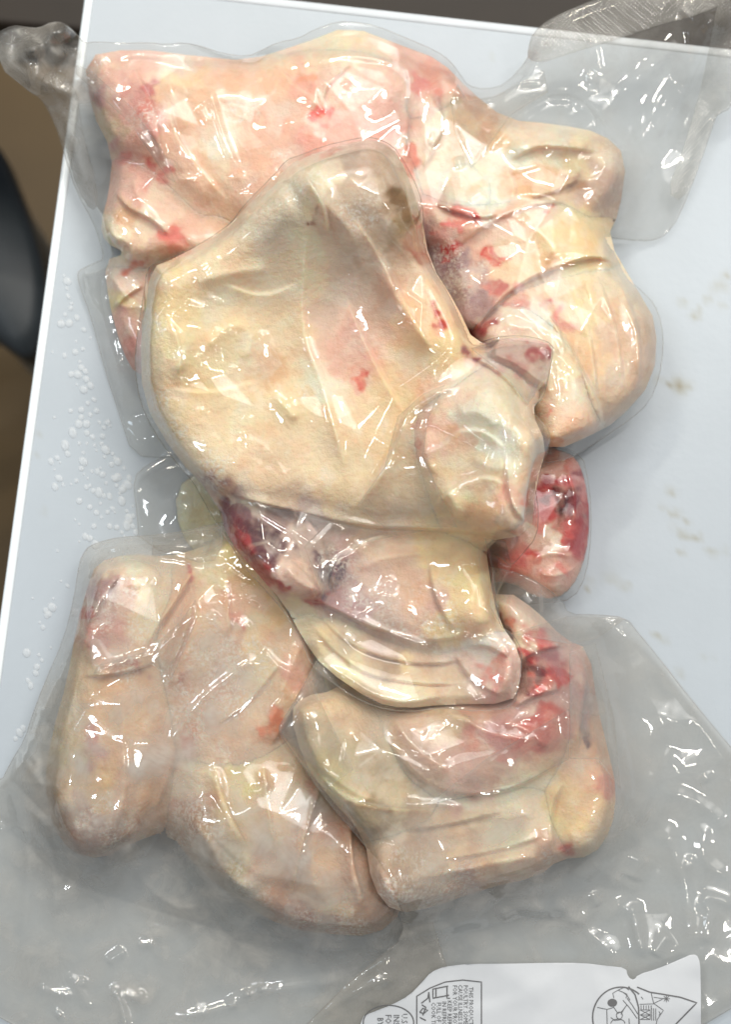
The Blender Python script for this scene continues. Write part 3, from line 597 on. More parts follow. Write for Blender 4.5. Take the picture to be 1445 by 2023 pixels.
lobe(bg, 'skin_tail', e, '1075 850,1120 850,1185 862,1165 890,1120 905,1085 912,1065 890', 34, '1100 870 ecc898 1140 870 e8c8a0 1085 890 e8c4a0 1160 875 ecd0a8', 30)

lobe(bg, 'inner_mass', e, '165 112,260 95,400 112,490 120,600 85,690 50,800 92,870 118,930 180,1000 236,1100 245,1190 262,1240 310,1225 420,1200 470,1262 575,1300 640,1294 750,1222 832,1165 862,1100 890,900 860,600 800,340 760,268 742,240 690,215 600,205 515,250 500,208 480,197 445,215 380,222 300,180 220', 27, '700 500 e8c8a8', 60, edge=0.35, rough=0.7, fill=True)
bg.folds = [('330 190,345 270,400 340,450 400', 3), ('800 130,806 230,800 340', 4), ('995 415,960 432,900 415,855 400', 5), ('1232 530,1180 500,1100 525,1040 550,985 590,950 640', 6), ('1050 592,1110 650,1165 760,1194 830,1165 875', 6), ('1130 560,1170 670,1182 800', 3.2), ('1178 540,1220 650,1232 770', 3), ('1225 560,1264 650,1262 750', 2.5), ('340 470,300 430,250 410,225 370', 4), ('860 190,880 250,850 300,830 350', 4), ('1190 300,1120 290,1060 285,1000 320', 4), ('1000 330,1020 370,1010 400', 3), ('1130 400,1050 400,960 440,900 490', 4), ('260 130,300 200,320 290', 3), ('540 130,600 180,640 220', 3), ('1150 350,1090 380,1040 390', 4), ('700 120,640 170,635 225', 2.5), ('285 560,240 590,215 620', 3), ('1060 590,1100 640,1120 700', 3), ('1000 590,960 620,935 660', 3)]
pack1 = base_empty('vacuum_pack', 700, 400, 'large top pack of pink and cream chicken with wide loose film corners', 'vacuum pack')
F1 = make_film(bg, 'film', pack1, '-8 66 38,26 50 44,50 54 38,76 56 40,102 43 46,126 45 42,148 64 36,166 86 34,190 82 40,240 86 42,290 84 42,330 88 42,362 84 40,400 92 32,440 106 28,490 112 26,520 98 28,548 84 32,590 76 34,622 58 38,662 44 40,690 42 40,742 50 38,800 74 34,862 100 28,890 120 26,912 150 20,925 170 14,960 177 10,1000 167 10,1044 118 16,1044 98 20,1054 64 24,1090 36 26,1150 10 30,1200 -8 34,1330 -34 40,1500 -40 34,1500 110 24,1446 214 14,1418 226 12,1412 240 10,1382 330 7,1342 430 5,1318 462 4,1296 474 3,1268 476 3,1210 470 3,1196 470 12,1222 508 14,1236 545 16,1272 578 18,1294 600 20,1309 640 22,1312 690 22,1304 745 20,1284 795 16,1248 828 12,1200 860 10,1165 884 6,1120 908 5,1075 915 5,900 905 3,640 860 2,420 900 2,330 905 2,262 900 2,236 820 2,210 740 2,178 620 3,160 575 3,152 545 4,156 534 4,182 522 5,206 512 8,198 480 8,186 442 5,150 378 8,128 310 12,118 270 16,100 226 22,79 192 28,62 184 30,40 166 32,0 134 34',
 lines=[(pl('402 143,420 200,440 270,462 320,487 375'), 5, 2.4), (pl('156 150,200 195,245 240,290 285,330 350'), 7, 3.5), (pl('190 105,205 130,202 150'), 5, 1.5), (pl('395 210,405 235,420 240'), 5, 1.8),
  (pl('640 230,620 190,625 165,655 160'), 5, 1.8), (pl('690 160,680 172'), 5, 1.5), (pl('520 108,545 130,600 125,690 105,800 130'), 6, 2), (pl('360 86,420 110,500 118'), 6, 2),
  (pl('905 165,925 200,980 190,1075 140'), 8, 5), (pl('830 190,870 170,900 165,920 195'), 7, 4), (pl('950 310,990 270,1040 215,1100 190,1150 200,1185 250,1190 300'), 6, 4.5),
  (pl('1112 190,1118 222,1132 218,1134 195'), 5, 1.5), (pl('1160 100,1172 80,1180 110,1184 140,1170 160,1158 130'), 6, 2), (pl('1412 40,1380 110,1330 210,1285 305'), 10, 6), (pl('1405 45,1340 130,1290 215,1275 290'), 9, 4), (pl('1405 45,1290 130,1180 230,1060 330'), 10, 3),
  (pl('1285 310,1280 350,1230 420,1180 440'), 7, 2.5), (pl('1190 380,1210 372,1215 400'), 6, 2), (pl('1150 320,1185 300,1200 330,1175 360,1130 350'), 6, 2.5), (pl('1112 270,1120 300,1132 330'), 5, 1.8), (pl('905 310,912 335'), 5, 1.6), (pl('925 395,940 385,955 375'), 5, 1.6), (pl('960 415,985 412'), 5, 1.6),
  (pl('1000 385,1060 380,1120 400,1180 470'), 6, 1.5), (pl('1028 440,1040 425'), 5, 1.5), (pl('1060 520,1140 490,1200 520,1260 570'), 6, 2), (pl('940 660,1000 610,1050 590'), 6, 3), (pl('1040 640,1080 680,1130 730,1158 740'), 5, 1.8), (pl('1090 720,1100 770,1108 800,1118 770,1105 730'), 5, 1.7), (pl('1288 620,1282 680,1262 720,1255 780'), 6, 2.5), (pl('1262 670,1258 740,1250 775'), 5, 1.8), (pl('1302 640,1300 700,1280 780'), 6, 2),
  (pl('204 520,200 580,215 650,240 730,262 770'), 7, 3.5), (pl('60 80,80 130,60 180'), 10, 6), (pl('30 95,60 140,100 170,150 190'), 9, 5), (pl('110 50,90 90,130 120'), 9, 6), (pl('85 180,110 250,130 330,160 400'), 6, 1.5), (pl('180 290,185 340,180 370'), 7, 1.5),
  (pl('805 125,815 170,812 205'), 5, 1.8), (pl('800 260,812 290,800 320'), 5, 1.8), (pl('285 820,295 850,310 880'), 6, 2.5), (pl('235 830,262 860,285 885'), 6, 2)],
 waves=1.1, milk=0.10, tips=[(1405, 40, 60, 46), (60, 90, 70, 46), (120, 60, 50, 50)], milkspots=[(60, 110, 120, 0.5), (110, 230, 60, .3), (1250, 30, 160, 0.15), (250, 720, 80, 0.12), (960, 230, 120, 0.10), (1180, 330, 110, 0.08), (190, 230, 60, 0.06), (870, 560, 70, .05), (1130, 320, 80, .06)])
film_patch('seal_band', pack1, '1044 118,1044 98,1054 64,1090 36,1150 10,1200 -8,1330 -34,1445 -40,1445 0,1380 30,1300 50,1210 82,1130 105,1070 125', F1[1], F1[2], SEAL, 0.30)
film_patch('seal_band', pack1, '1500 -38,1500 110,1446 210,1418 226,1412 240,1382 330,1350 400,1318 380,1350 300,1380 200,1400 110,1420 0,1440 -38', F1[1], F1[2], SEAL, 0.22)
film_patch('seal_band', pack1, '79 194,104 226,122 270,134 310,150 370,180 420,195 400,185 340,168 280,160 240,150 170,110 140,80 150', F1[1], F1[2], SEAL, 0.22)
film_patch('seal_band', pack1, '-6 68,26 52,50 56,76 58,102 45,126 47,146 66,110 90,60 85,50 130,64 180,40 164,0 132', F1[1], F1[2], SEAL, 0.20)

# ---- lower left pack
bg = Bag()
e = piece('chicken_drumstick', 220, 1400, 'long greyish chicken drumstick along the left side of the lower left pack')
lobe(bg, 'skin', e, '190 1108,250 1090,330 1108,345 1160,305 1240,330 1330,348 1420,338 1520,312 1600,262 1670,200 1703,140 1690,98 1630,83 1545,98 1450,128 1345,148 1230,168 1160', 40,
 '260 1120 f2ead0 230 1140 e8dcc4 290 1105 e8dcc4 300 1130 e8d8bc 200 1170 b89498 180 1215 b85c58 172 1200 c07068 200 1220 c09090 190 1260 cc948c 250 1190 d8b8a4 290 1190 f0dcb0 300 1210 ecdcb4 240 1230 cc9c94 200 1310 d4b09c 230 1350 e4bc90 180 1330 d8c8a8 260 1325 b87c74 240 1315 c08c7c 150 1400 d2c8ac 200 1400 dcbc94 260 1420 dcc09c 300 1450 dcbca0 150 1480 c4b888 200 1470 c8948c 170 1500 bc8878 170 1540 d0b488 150 1600 b88870 180 1640 a87868 150 1640 b08070 130 1560 c4ac80 220 1560 d4bc8c 200 1590 ccb084 280 1550 d8b898 250 1620 c49c84 200 1680 b4988c 100 1620 a8907c 320 1500 d4b498 290 1380 d4b898', 85, rough=1.3,
 creases=[(pl('230 1250,180 1290,160 1320,240 1310,300 1300'), 12, -5), (pl('210 1160,180 1230,160 1290'), 9, 3), (pl('300 1140,310 1200,270 1250,200 1300'), 10, -4), (pl('250 1350,240 1450,250 1560,220 1650'), 14, 3), (pl('170 1480,150 1560,160 1640'), 12, -3)],
 frost=[(200, 1210, 40), (270, 1230, 40), (160, 1450, 30), (180, 1600, 40), (270, 1150, 35), (230, 1640, 50), (250, 1330, 30)])
e = piece('chicken_thigh', 470, 1300, 'wrinkled peach chicken thigh in the middle of the lower left pack')
lobe(bg, 'skin', e, '335 1130,400 1080,450 1040,530 1060,600 1180,640 1280,640 1380,590 1450,520 1530,400 1550,352 1490,300 1330,302 1240,340 1180', 40,
 '370 1150 e8c4a0 378 1130 cc7060 385 1145 d88878 360 1200 f0c8a8 420 1130 f2dcac 470 1100 ecd890 440 1080 e8dcac 520 1130 d0ac5c 500 1090 dcc078 450 1190 eec4a0 462 1235 e0887c 455 1220 e8a890 500 1190 eccca8 430 1240 f0cca8 370 1230 f0bc9c 350 1280 e8c4a8 400 1290 d8c4a8 450 1280 d4bca8 500 1270 ecd4a8 540 1220 dcb870 550 1280 e8c8a0 590 1260 ecb8a0 580 1330 ecb8a4 480 1330 d8c8b4 440 1350 d0b4a4 400 1380 d8bca4 370 1440 dcb098 530 1390 e8cca8 536 1435 dc8c70 480 1420 dcc4a8 430 1460 dcbca0 360 1320 c08c7c 350 1350 ccb09c 365 1460 c88878 415 1180 f0c8a4 510 1330 ecd8ac 500 1240 f0d8ac', 90, rough=1.3,
 creases=[(pl('375 1130,350 1190,300 1260,290 1290'), 10, -4), (pl('350 1270,380 1200,395 1180,385 1250,350 1330,330 1380'), 10, 4), (pl('440 1140,450 1200,455 1255,500 1220'), 9, -3.5), (pl('455 1250,400 1280,340 1340'), 10, -3), (pl('520 1080,560 1160,600 1240'), 12, 4), (pl('540 1250,520 1320,440 1400,400 1460'), 12, -3), (pl('600 1260,560 1350,530 1440'), 10, 3)],
 frost=[(300, 1330, 45), (360, 1420, 45), (440, 1340, 90), (500, 1300, 50), (300, 1260, 25), (380, 1380, 50)])
e = piece('chicken_cut', 560, 1660, 'ragged yellowish chicken piece with frosty end, lowest in the lower left pack')
lobe(bg, 'skin', e, '345 1500,420 1465,520 1478,590 1440,650 1520,720 1620,790 1700,800 1800,740 1855,640 1850,560 1838,480 1790,400 1730,350 1625', 38,
 '390 1530 f0e4c4 400 1570 dcb494 450 1550 ecdcb0 500 1560 ece8a8 490 1530 ecdca8 480 1600 e0d0a4 560 1570 f0e0c8 540 1540 e4c8a0 360 1590 c89880 380 1640 b08c70 420 1660 b49c7c 470 1680 c8bc8c 500 1700 dcd09c 450 1740 98886c 540 1700 d0b8a4 580 1650 d4b49c 600 1700 dcbc94 640 1720 e0c09c 660 1795 f0d4b0 650 1780 f0d0a8 620 1760 d8b890 580 1800 a87868 590 1830 a87464 640 1830 b89080 700 1750 c8a890 720 1800 b89880 560 1760 bc8c68 620 1600 c48c74 620 1570 c88c74 660 1650 cc9478 540 1640 e4cca4 640 1540 c89480 610 1720 e8c8a0 480 1720 c0b484', 80, rough=1.9,
 creases=[(pl('420 1530,440 1600,480 1680'), 10, 3.5), (pl('610 1540,580 1640,560 1760'), 14, -4), (pl('640 1600,610 1700,640 1800'), 14, 4), (pl('360 1600,400 1640,440 1720,500 1770'), 12, 3), (pl('520 1500,530 1600,560 1680'), 12, 3), (pl('700 1640,690 1720,720 1800'), 12, 3)],
 frost=[(400, 1640, 55), (440, 1720, 50), (600, 1830, 60), (380, 1540, 30), (540, 1650, 30), (500, 1760, 50), (680, 1830, 50)])

lobe(bg, 'inner_mass', e, '190 1112,250 1094,330 1100,400 1082,460 1050,560 1100,640 1280,640 1400,650 1520,720 1620,790 1700,800 1800,740 1850,640 1845,560 1832,480 1785,400 1725,330 1640,262 1665,200 1698,140 1685,102 1630,87 1545,102 1450,132 1345,152 1230,172 1160', 29, '330 1560 b89c80', 60, edge=0.35, rough=0.7, fill=True)
bg.folds = [('385 1120,345 1190,300 1250,285 1300', 6), ('310 1305,240 1330,160 1335', 5), ('445 1130,450 1200,455 1265', 3.5), ('500 1100,560 1200,622 1300', 4), ('640 1540,600 1650,575 1780', 6), ('700 1590,690 1680,720 1790', 4), ('380 1180,372 1240,330 1330', 4), ('560 1300,500 1380,420 1440', 3), ('420 1500,440 1580,490 1680', 4), ('350 1460,330 1540,300 1620', 3), ('240 1130,200 1180,175 1240', 3), ('520 1500,530 1600,545 1680', 3), ('600 1350,570 1420,530 1480', 3), ('340 1510,400 1530,460 1500', 3)]
pack3 = base_empty('vacuum_pack', 380, 1500, 'lower left pack holding a long drumstick and a wrinkled peach thigh', 'vacuum pack')
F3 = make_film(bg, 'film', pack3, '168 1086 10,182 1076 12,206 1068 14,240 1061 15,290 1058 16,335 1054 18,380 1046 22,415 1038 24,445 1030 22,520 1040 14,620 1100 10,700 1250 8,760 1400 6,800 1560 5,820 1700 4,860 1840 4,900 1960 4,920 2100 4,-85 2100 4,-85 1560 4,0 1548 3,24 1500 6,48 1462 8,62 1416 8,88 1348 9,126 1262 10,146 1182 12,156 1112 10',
 lines=[(pl('185 1084,260 1072,340 1068,410 1052'), 8, 3.5), (pl('430 1050,425 1085,410 1105,380 1102,340 1090,300 1095'), 6, 3), (pl('445 1035,440 1070,425 1110'), 6, 3), (pl('185 1330,190 1315,230 1312,290 1290,300 1280'), 5, 2.2), (pl('300 1310,335 1270,360 1220,385 1188,388 1230,360 1290,335 1340,320 1380'), 5, 2.5), (pl('435 1140,450 1190,455 1245,490 1215'), 5, 2), (pl('455 1250,480 1240,500 1235'), 5, 2), (pl('420 1240,418 1225,430 1210'), 5, 2), (pl('500 1200,505 1190'), 5, 2), (pl('150 1365,170 1350,195 1340,208 1345'), 5, 1.8), (pl('120 1345,135 1310'), 6, 2),
  (pl('520 1275,530 1300,560 1325,600 1340'), 5, 2.2), (pl('590 1270,592 1285'), 5, 1.6), (pl('548 1385,556 1395'), 6, 2), (pl('330 1500,345 1450,400 1380,450 1340,520 1290'), 6, 1.6), (pl('345 1520,320 1600,270 1670,190 1730'), 7, 2), (pl('80 1350,60 1420,48 1480,80 1510,50 1540'), 6, 2.5), (pl('0 1510,40 1620,60 1700,50 1800,45 1900'), 7, 2.5), (pl('30 1450,45 1500,90 1560'), 6, 2), (pl('60 1640,110 1720,105 1830'), 7, 2.5), (pl('100 1800,130 1760,200 1720'), 7, 1.5),
  (pl('70 1950,100 1960,150 1968'), 6, 2), (pl('210 1905,230 1888,250 1878'), 6, 2.4), (pl('160 1950,166 1930'), 5, 2), (pl('218 1945,235 1975,245 2010,248 2040'), 6, 2.8), (pl('130 1920,160 1955,180 2000'), 6, 1.6), (pl('110 2010,122 2000'), 5, 2), (pl('270 1868,305 1865'), 6, 1.8), (pl('240 1960,270 1975,285 1955'), 6, 1.8), (pl('340 1730,400 1840,370 1950'), 9, 1.5), (pl('330 2010,420 2000,500 1960,600 1950,700 1930'), 8, 2.4), (pl('450 1990,470 1985'), 5, 2), (pl('485 1955,490 1970'), 5, 2), (pl('515 1945,518 1960'), 5, 2), (pl('490 1560,510 1565,540 1545'), 5, 1.6), (pl('560 1850,640 1880,720 1870,800 1880'), 7, 1.6), (pl('530 1840,555 1850,600 1840'), 6, 1.6)],
 waves=1.5, milk=0.26, mat=CLOUDY_SHADED, haze=0.55, milkspots=[(180, 1590, 170, .30), (500, 1780, 190, .26), (330, 1500, 90, .12), (350, 1750, 120, .12), (220, 1400, 130, 0.05), (450, 1350, 120, 0.06), (560, 1560, 100, 0.05), (620, 1820, 120, .1), (380, 1600, 60, .06), (640, 1640, 80, .12), (120, 1600, 60, .1)])  # heavy milk and haze: cloudy film, plus lower-left shade painted into it

# ---- lower right pack with the paper label
bg = Bag()
e = piece('chicken_drumstick', 680, 1490, 'smooth pale green-cream drumstick at the left of the lower right pack')
lobe(bg, 'skin', e, '572 1405,600 1375,660 1365,730 1390,770 1440,810 1520,860 1560,890 1620,800 1690,720 1650,650 1575,600 1505', 34,
 '610 1400 ead8b4 650 1400 ecdab4 700 1420 e0ccac 640 1460 d4ccac 600 1440 d0cab0 680 1490 d0c8a4 740 1500 c8bc98 660 1540 dcdc98 640 1520 d4cc98 720 1580 f0ecc8 780 1570 dcd4b0 700 1600 a89868 760 1630 a09070 820 1630 b8a48c 740 1440 dcc8a8 690 1560 e8e4b4 740 1600 b0a074', 70, rough=0.9, creases=[(pl('630 1510,690 1560,760 1590,840 1600'), 9, 3.5), (pl('680 1430,740 1490,800 1540'), 12, 3)])
e = piece('chicken_cut', 1040, 1620, 'broad cream chicken piece along the bottom of the lower right pack')
lobe(bg, 'bottom', e, '740 1640,850 1590,900 1570,1000 1530,1070 1550,1095 1630,1145 1690,1065 1735,950 1760,860 1795,780 1810,735 1750', 36,
 '860 1570 ece8d8 920 1580 f2ead8 1000 1560 f6eed8 1040 1570 f4e8cc 1050 1620 e8e0c8 950 1620 e0d4b8 880 1640 d8c4a8 820 1660 ccb49c 900 1680 e4d0b0 1000 1680 e8d8bc 960 1710 dcc0a0 1100 1690 d86458 1080 1700 d8b8a0 850 1720 d4c0a4 780 1740 bca48c 920 1740 c4a08c 850 1780 b8a490 800 1700 c8b498 940 1650 d0b8a0 1020 1650 f0e0c4 900 1600 d8b8ac', 70, rough=1.9,
 creases=[(pl('780 1700,860 1680,960 1660,1060 1660'), 14, -4), (pl('800 1740,900 1720,1000 1700,1080 1690'), 14, 4), (pl('850 1600,920 1590,980 1560,1040 1540'), 12, 4), (pl('940 1600,1000 1620,1060 1600'), 10, 3)], frost=[(900, 1760, 50), (1090, 1700, 30), (800, 1760, 60), (1000, 1580, 40)])
lobe(bg, 'side', e, '1110 1270,1165 1278,1182 1400,1202 1480,1222 1560,1212 1640,1172 1695,1105 1700,1075 1600,1085 1500', 34,
 '1150 1300 d8b0a8 1150 1380 bc9494 1150 1440 986c78 1160 1470 744858 1145 1460 845c68 1130 1500 e4c0a4 1150 1540 f4cca8 1120 1560 f4d4a0 1170 1580 e8d0a8 1110 1620 f0d8a0 1150 1650 e0d0b0 1200 1540 dca090 1190 1610 e0c8a0 1170 1510 ecc0a0 1100 1590 ecd098', 65, rough=1.2, creases=[(pl('1120 1300,1130 1400,1125 1480'), 8, -4), (pl('1110 1640,1150 1600,1190 1560'), 12, -2)])
e = piece('chicken_thigh', 950, 1450, 'pinkish chicken thigh with bright red flesh showing, in the lower right pack')
lobe(bg, 'skin', e, '745 1415,820 1390,900 1370,990 1370,1000 1300,960 1180,1000 1160,1060 1200,1115 1260,1130 1320,1130 1400,1135 1480,1090 1540,990 1580,880 1580,800 1540', 46,
 '800 1430 d8c0ac 850 1450 d4bca4 880 1430 dcc8a4 920 1400 e8b49c 850 1500 ccb4a4 930 1460 dca090 980 1440 cc9490 1000 1490 d48c84 1060 1440 c06460 1080 1420 c05048 1040 1470 c87068 1100 1460 d09088 1040 1400 d8b0a8 1100 1380 dcb0a8 920 1520 d4b0a4 980 1530 d8b8a8 1020 1270 f0e4c8 1040 1290 c03840 1060 1260 d06868 1075 1290 b04c58 1030 1350 981018 1020 1370 901820 1060 1345 dc4438 1090 1330 c42c38 1105 1345 cc4040 1020 1240 d88878 1050 1370 b85858 1112 1320 e4a8a0 1000 1200 ecccb8 990 1225 d85050 980 1190 f0d8c4 1040 1220 e4d0bc 1000 1250 7c4048 1010 1330 84202c 1070 1360 c86058 1055 1325 8c2430 860 1540 d0b8a4', 90, rough=1.4,
 creases=[(pl('1005 1260,1040 1300,1080 1330,1110 1370'), 9, 4), (pl('1010 1240,1060 1280,1120 1270'), 8, 3.5), (pl('1010 1380,1040 1330,1070 1320'), 9, -6), (pl('840 1440,900 1480,960 1520'), 10, -2), (pl('980 1420,1040 1440,1090 1480'), 10, 3), (pl('870 1400,930 1430,990 1420'), 10, 3)])

lobe(bg, 'inner_mass', e, '572 1405,600 1375,660 1365,760 1300,900 1200,1000 1165,1060 1205,1115 1262,1165 1282,1182 1400,1202 1480,1220 1560,1210 1640,1172 1692,1105 1698,1065 1732,950 1758,860 1792,780 1806,735 1750,720 1650,650 1575,600 1505', 30, '760 1400 d8c4ac', 60, edge=0.35, rough=0.7, fill=True)
bg.folds = [('1125 1480,1060 1540,960 1572,850 1560,760 1455', 6), ('1115 1540,1085 1600,1095 1690', 5), ('600 1500,680 1580,760 1600,860 1600', 4), ('1000 1600,900 1625,800 1640', 3.5), ('1130 1270,1040 1290,1010 1330', 4), ('1115 1360,1060 1370,1010 1400', 5), ('900 1400,960 1450,1060 1460', 3), ('780 1420,820 1480,900 1530', 3), ('1080 1650,980 1680,860 1700', 3), ('1170 1290,1150 1390,1140 1490', 4), ('930 1300,960 1350,1000 1385', 3)]
pack4 = base_empty('vacuum_pack', 980, 1600, 'lower right pack with red streaked chicken and a torn white paper label', 'vacuum pack')
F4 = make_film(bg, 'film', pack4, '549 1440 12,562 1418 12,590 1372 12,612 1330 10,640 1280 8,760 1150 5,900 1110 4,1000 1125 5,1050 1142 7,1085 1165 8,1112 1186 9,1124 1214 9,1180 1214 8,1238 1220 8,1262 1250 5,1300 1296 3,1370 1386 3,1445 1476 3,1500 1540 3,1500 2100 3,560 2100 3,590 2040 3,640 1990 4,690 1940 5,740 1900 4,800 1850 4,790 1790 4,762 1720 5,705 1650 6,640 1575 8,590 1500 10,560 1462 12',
 lines=[(pl('1124 1216,1180 1220,1238 1222'), 5, 2), (pl('1125 1230,1130 1300,1125 1400,1128 1500'), 6, 3), (pl('1160 1250,1175 1330,1200 1400,1220 1480,1228 1560'), 7, 2.5), (pl('1000 1255,1060 1290,1100 1330,1120 1370'), 6, 3), (pl('1005 1250,1100 1225,1160 1220'), 6, 2),
  (pl('1178 1240,1178 1300,1210 1380,1280 1400,1380 1440'), 9, 1.5), (pl('640 1500,690 1560,730 1580,800 1590,900 1590,960 1610'), 6, 3), (pl('780 1420,784 1450,810 1480'), 5, 2), (pl('910 1345,930 1370,945 1390'), 5, 2), (pl('550 1442,600 1500,660 1570,720 1630'), 6, 2.5), (pl('762 1698,795 1700'), 6, 2.5), (pl('640 1560,660 1500'), 6, 1.4),
  (pl('980 1815,1015 1795,1050 1795,1090 1806'), 9, 4.5), (pl('720 1880,800 1850,900 1830,980 1808'), 8, 3), (pl('1250 1740,1262 1710,1268 1690'), 11, 4), (pl('1170 1762,1185 1790'), 7, 3), (pl('1245 1780,1255 1810,1262 1850,1275 1895'), 8, 4.5), (pl('1292 1890,1310 1860,1325 1845'), 9, 4), (pl('1350 1710,1366 1710,1368 1688'), 6, 2.5), (pl('1380 1770,1405 1800,1400 1830,1398 1870'), 9, 4), (pl('1385 1768,1420 1775,1450 1790'), 8, 3.5), (pl('1310 1620,1350 1720,1362 1800,1370 1880'), 9, 3), (pl('1090 1780,1150 1830,1220 1890'), 8, 2), (pl('1100 1830,1150 1820,1200 1780'), 9, 2), (pl('1390 1530,1400 1545'), 7, 2.4), (pl('1300 1560,1380 1580,1440 1640'), 9, 2.4), (pl('1130 1880,1180 1840,1240 1770'), 9, 2), (pl('620 2020,660 1980,720 1950,790 1930'), 7, 3), (pl('1230 1500,1225 1600,1200 1700,1120 1760'), 8, 2), (pl('1370 1400,1440 1520'), 8, 1.6), (pl('1330 1470,1290 1540,1260 1640'), 10, 1.8), (pl('1400 1620,1380 1690,1440 1740'), 9, 2.2), (pl('740 1920,745 1960,735 1990'), 9, 2)],
 waves=1.6, milk=0.24, mat=CLOUDY_SHADED, haze=0.45, milkspots=[(800, 1720, 120, .12), (1000, 1740, 150, .10), (680, 1540, 80, .06), (900, 1480, 120, .08), (1150, 1400, 60, .12), (1000, 1780, 160, .05), (1050, 1480, 60, .06)])  # cloudy film again, its raised milk also darkening for the shade down here

# ---- middle pack on top of the others
bg = Bag()
e = piece('leg_quarter', 640, 760, 'big cream-yellow chicken leg quarter in the middle, lying on top of the other packs')
lobe(bg, 'tail_skin', e, '560 1180,640 1180,760 1200,900 1190,985 1225,1010 1250,1030 1290,1030 1350,1015 1392,950 1400,880 1392,800 1402,740 1390,690 1362,640 1320,600 1265', 17,
 '600 1220 d8ceae 680 1250 cfc6a8 760 1290 c8b4a4 850 1300 cbb49c 650 1320 e6dcb4 740 1350 d8cba8 800 1385 ece4c4 880 1350 d8c8a8 640 1280 e4d8ac 700 1320 f0e4b0 820 1325 e8d8a8 950 1310 e0a098 990 1300 ec b0a0 930 1270 f0e4dc 960 1360 d89c94 900 1300 dcc8bc 1000 1360 d8b8a8 970 1280 f4e8e0 930 1340 e0ccc0 975 1330 e4948c 780 1330 b8a488 580 1200 dcd0a8 660 1350 e8dcb8'.replace('ec b0a0', 'ecb0a0'), 45, rough=1.0,
 creases=[(pl('600 1215,660 1270,740 1310,820 1320,900 1300'), 9, 4.5), (pl('620 1260,680 1320,760 1340,850 1330,930 1310'), 9, -4.5), (pl('640 1320,700 1365,790 1395,880 1370'), 9, 4), (pl('620 1200,650 1250,690 1280'), 6, -2.5), (pl('655 1205,680 1240,680 1280'), 6, 2), (pl('930 1260,980 1260,1010 1310,990 1370'), 16, 4)])
lobe(bg, 'drumstick', e, '425 960,520 960,640 980,760 1010,900 1040,955 1075,968 1140,975 1200,975 1240,930 1262,860 1270,790 1262,720 1232,660 1205,580 1190,540 1172,505 1130,450 1065', 40,
 '450 1010 84505c 480 1040 783440 500 1040 683440 520 1050 582c3c 540 1060 5c3444 510 1075 643444 530 1090 6c3844 470 1060 a04448 485 1080 a83c40 500 1105 a02c30 515 1120 a43434 530 1135 a43838 548 1150 ac4444 560 1080 6c4454 600 1020 b4a49c 560 1020 988480 590 1060 c0b0a8 620 1080 7c5464 628 1075 704858 570 1130 dcc4b4 590 1140 e0c8b8 600 1160 ccaca4 640 1182 a44848 610 1185 b45c58 650 1130 745c70 655 1155 7c6878 680 1080 d0b4b0 700 1110 c8a8a0 720 1130 d0b0a0 760 1060 e6cfb4 850 1080 ecd8a4 880 1120 ead4a0 920 1150 ecd8a0 900 1200 e8d4a0 930 1100 ead4a4 820 1120 d4b49c 800 1180 dcb898 830 1160 d8ac90 740 1170 d8c0b4 700 1200 c0a0a4 780 1250 d8c0b0 870 1245 f0dca4 930 1240 e8c8a0 850 1210 d8b8a8 680 1010 d4c8b0 760 1010 e4c8a0 730 1150 e0c8b8 660 1090 a88088 500 1010 846068 640 1040 b8a8a0', 95, rough=1.2,
 creases=[(pl('640 1180,655 1120,700 1080,780 1060,850 1050'), 9, -6), (pl('580 1040,610 1080,660 1120,650 1160'), 9, -4.5), (pl('700 1130,760 1100,850 1090'), 14, 4), (pl('880 1090,850 1140,860 1200,840 1250'), 12, -3), (pl('560 1110,590 1150,640 1170'), 12, 3.5)], frost=[(740, 1200, 50), (680, 1100, 40), (880, 1230, 50)])
lobe(bg, 'upper_flesh', e, '880 700,930 682,1000 666,1050 668,1094 680,1088 720,1070 790,1040 830,960 800,880 780', 20,
 '930 690 9c4048 960 692 943c48 1000 690 d8c0b8 1050 700 b04c50 1065 690 a43c44 1030 740 d0948c 1080 705 98404c 990 720 d8b0a8 1060 760 e4ccbc 1040 780 ead8bc 950 720 e8c8b4 1010 720 c48880', 50)
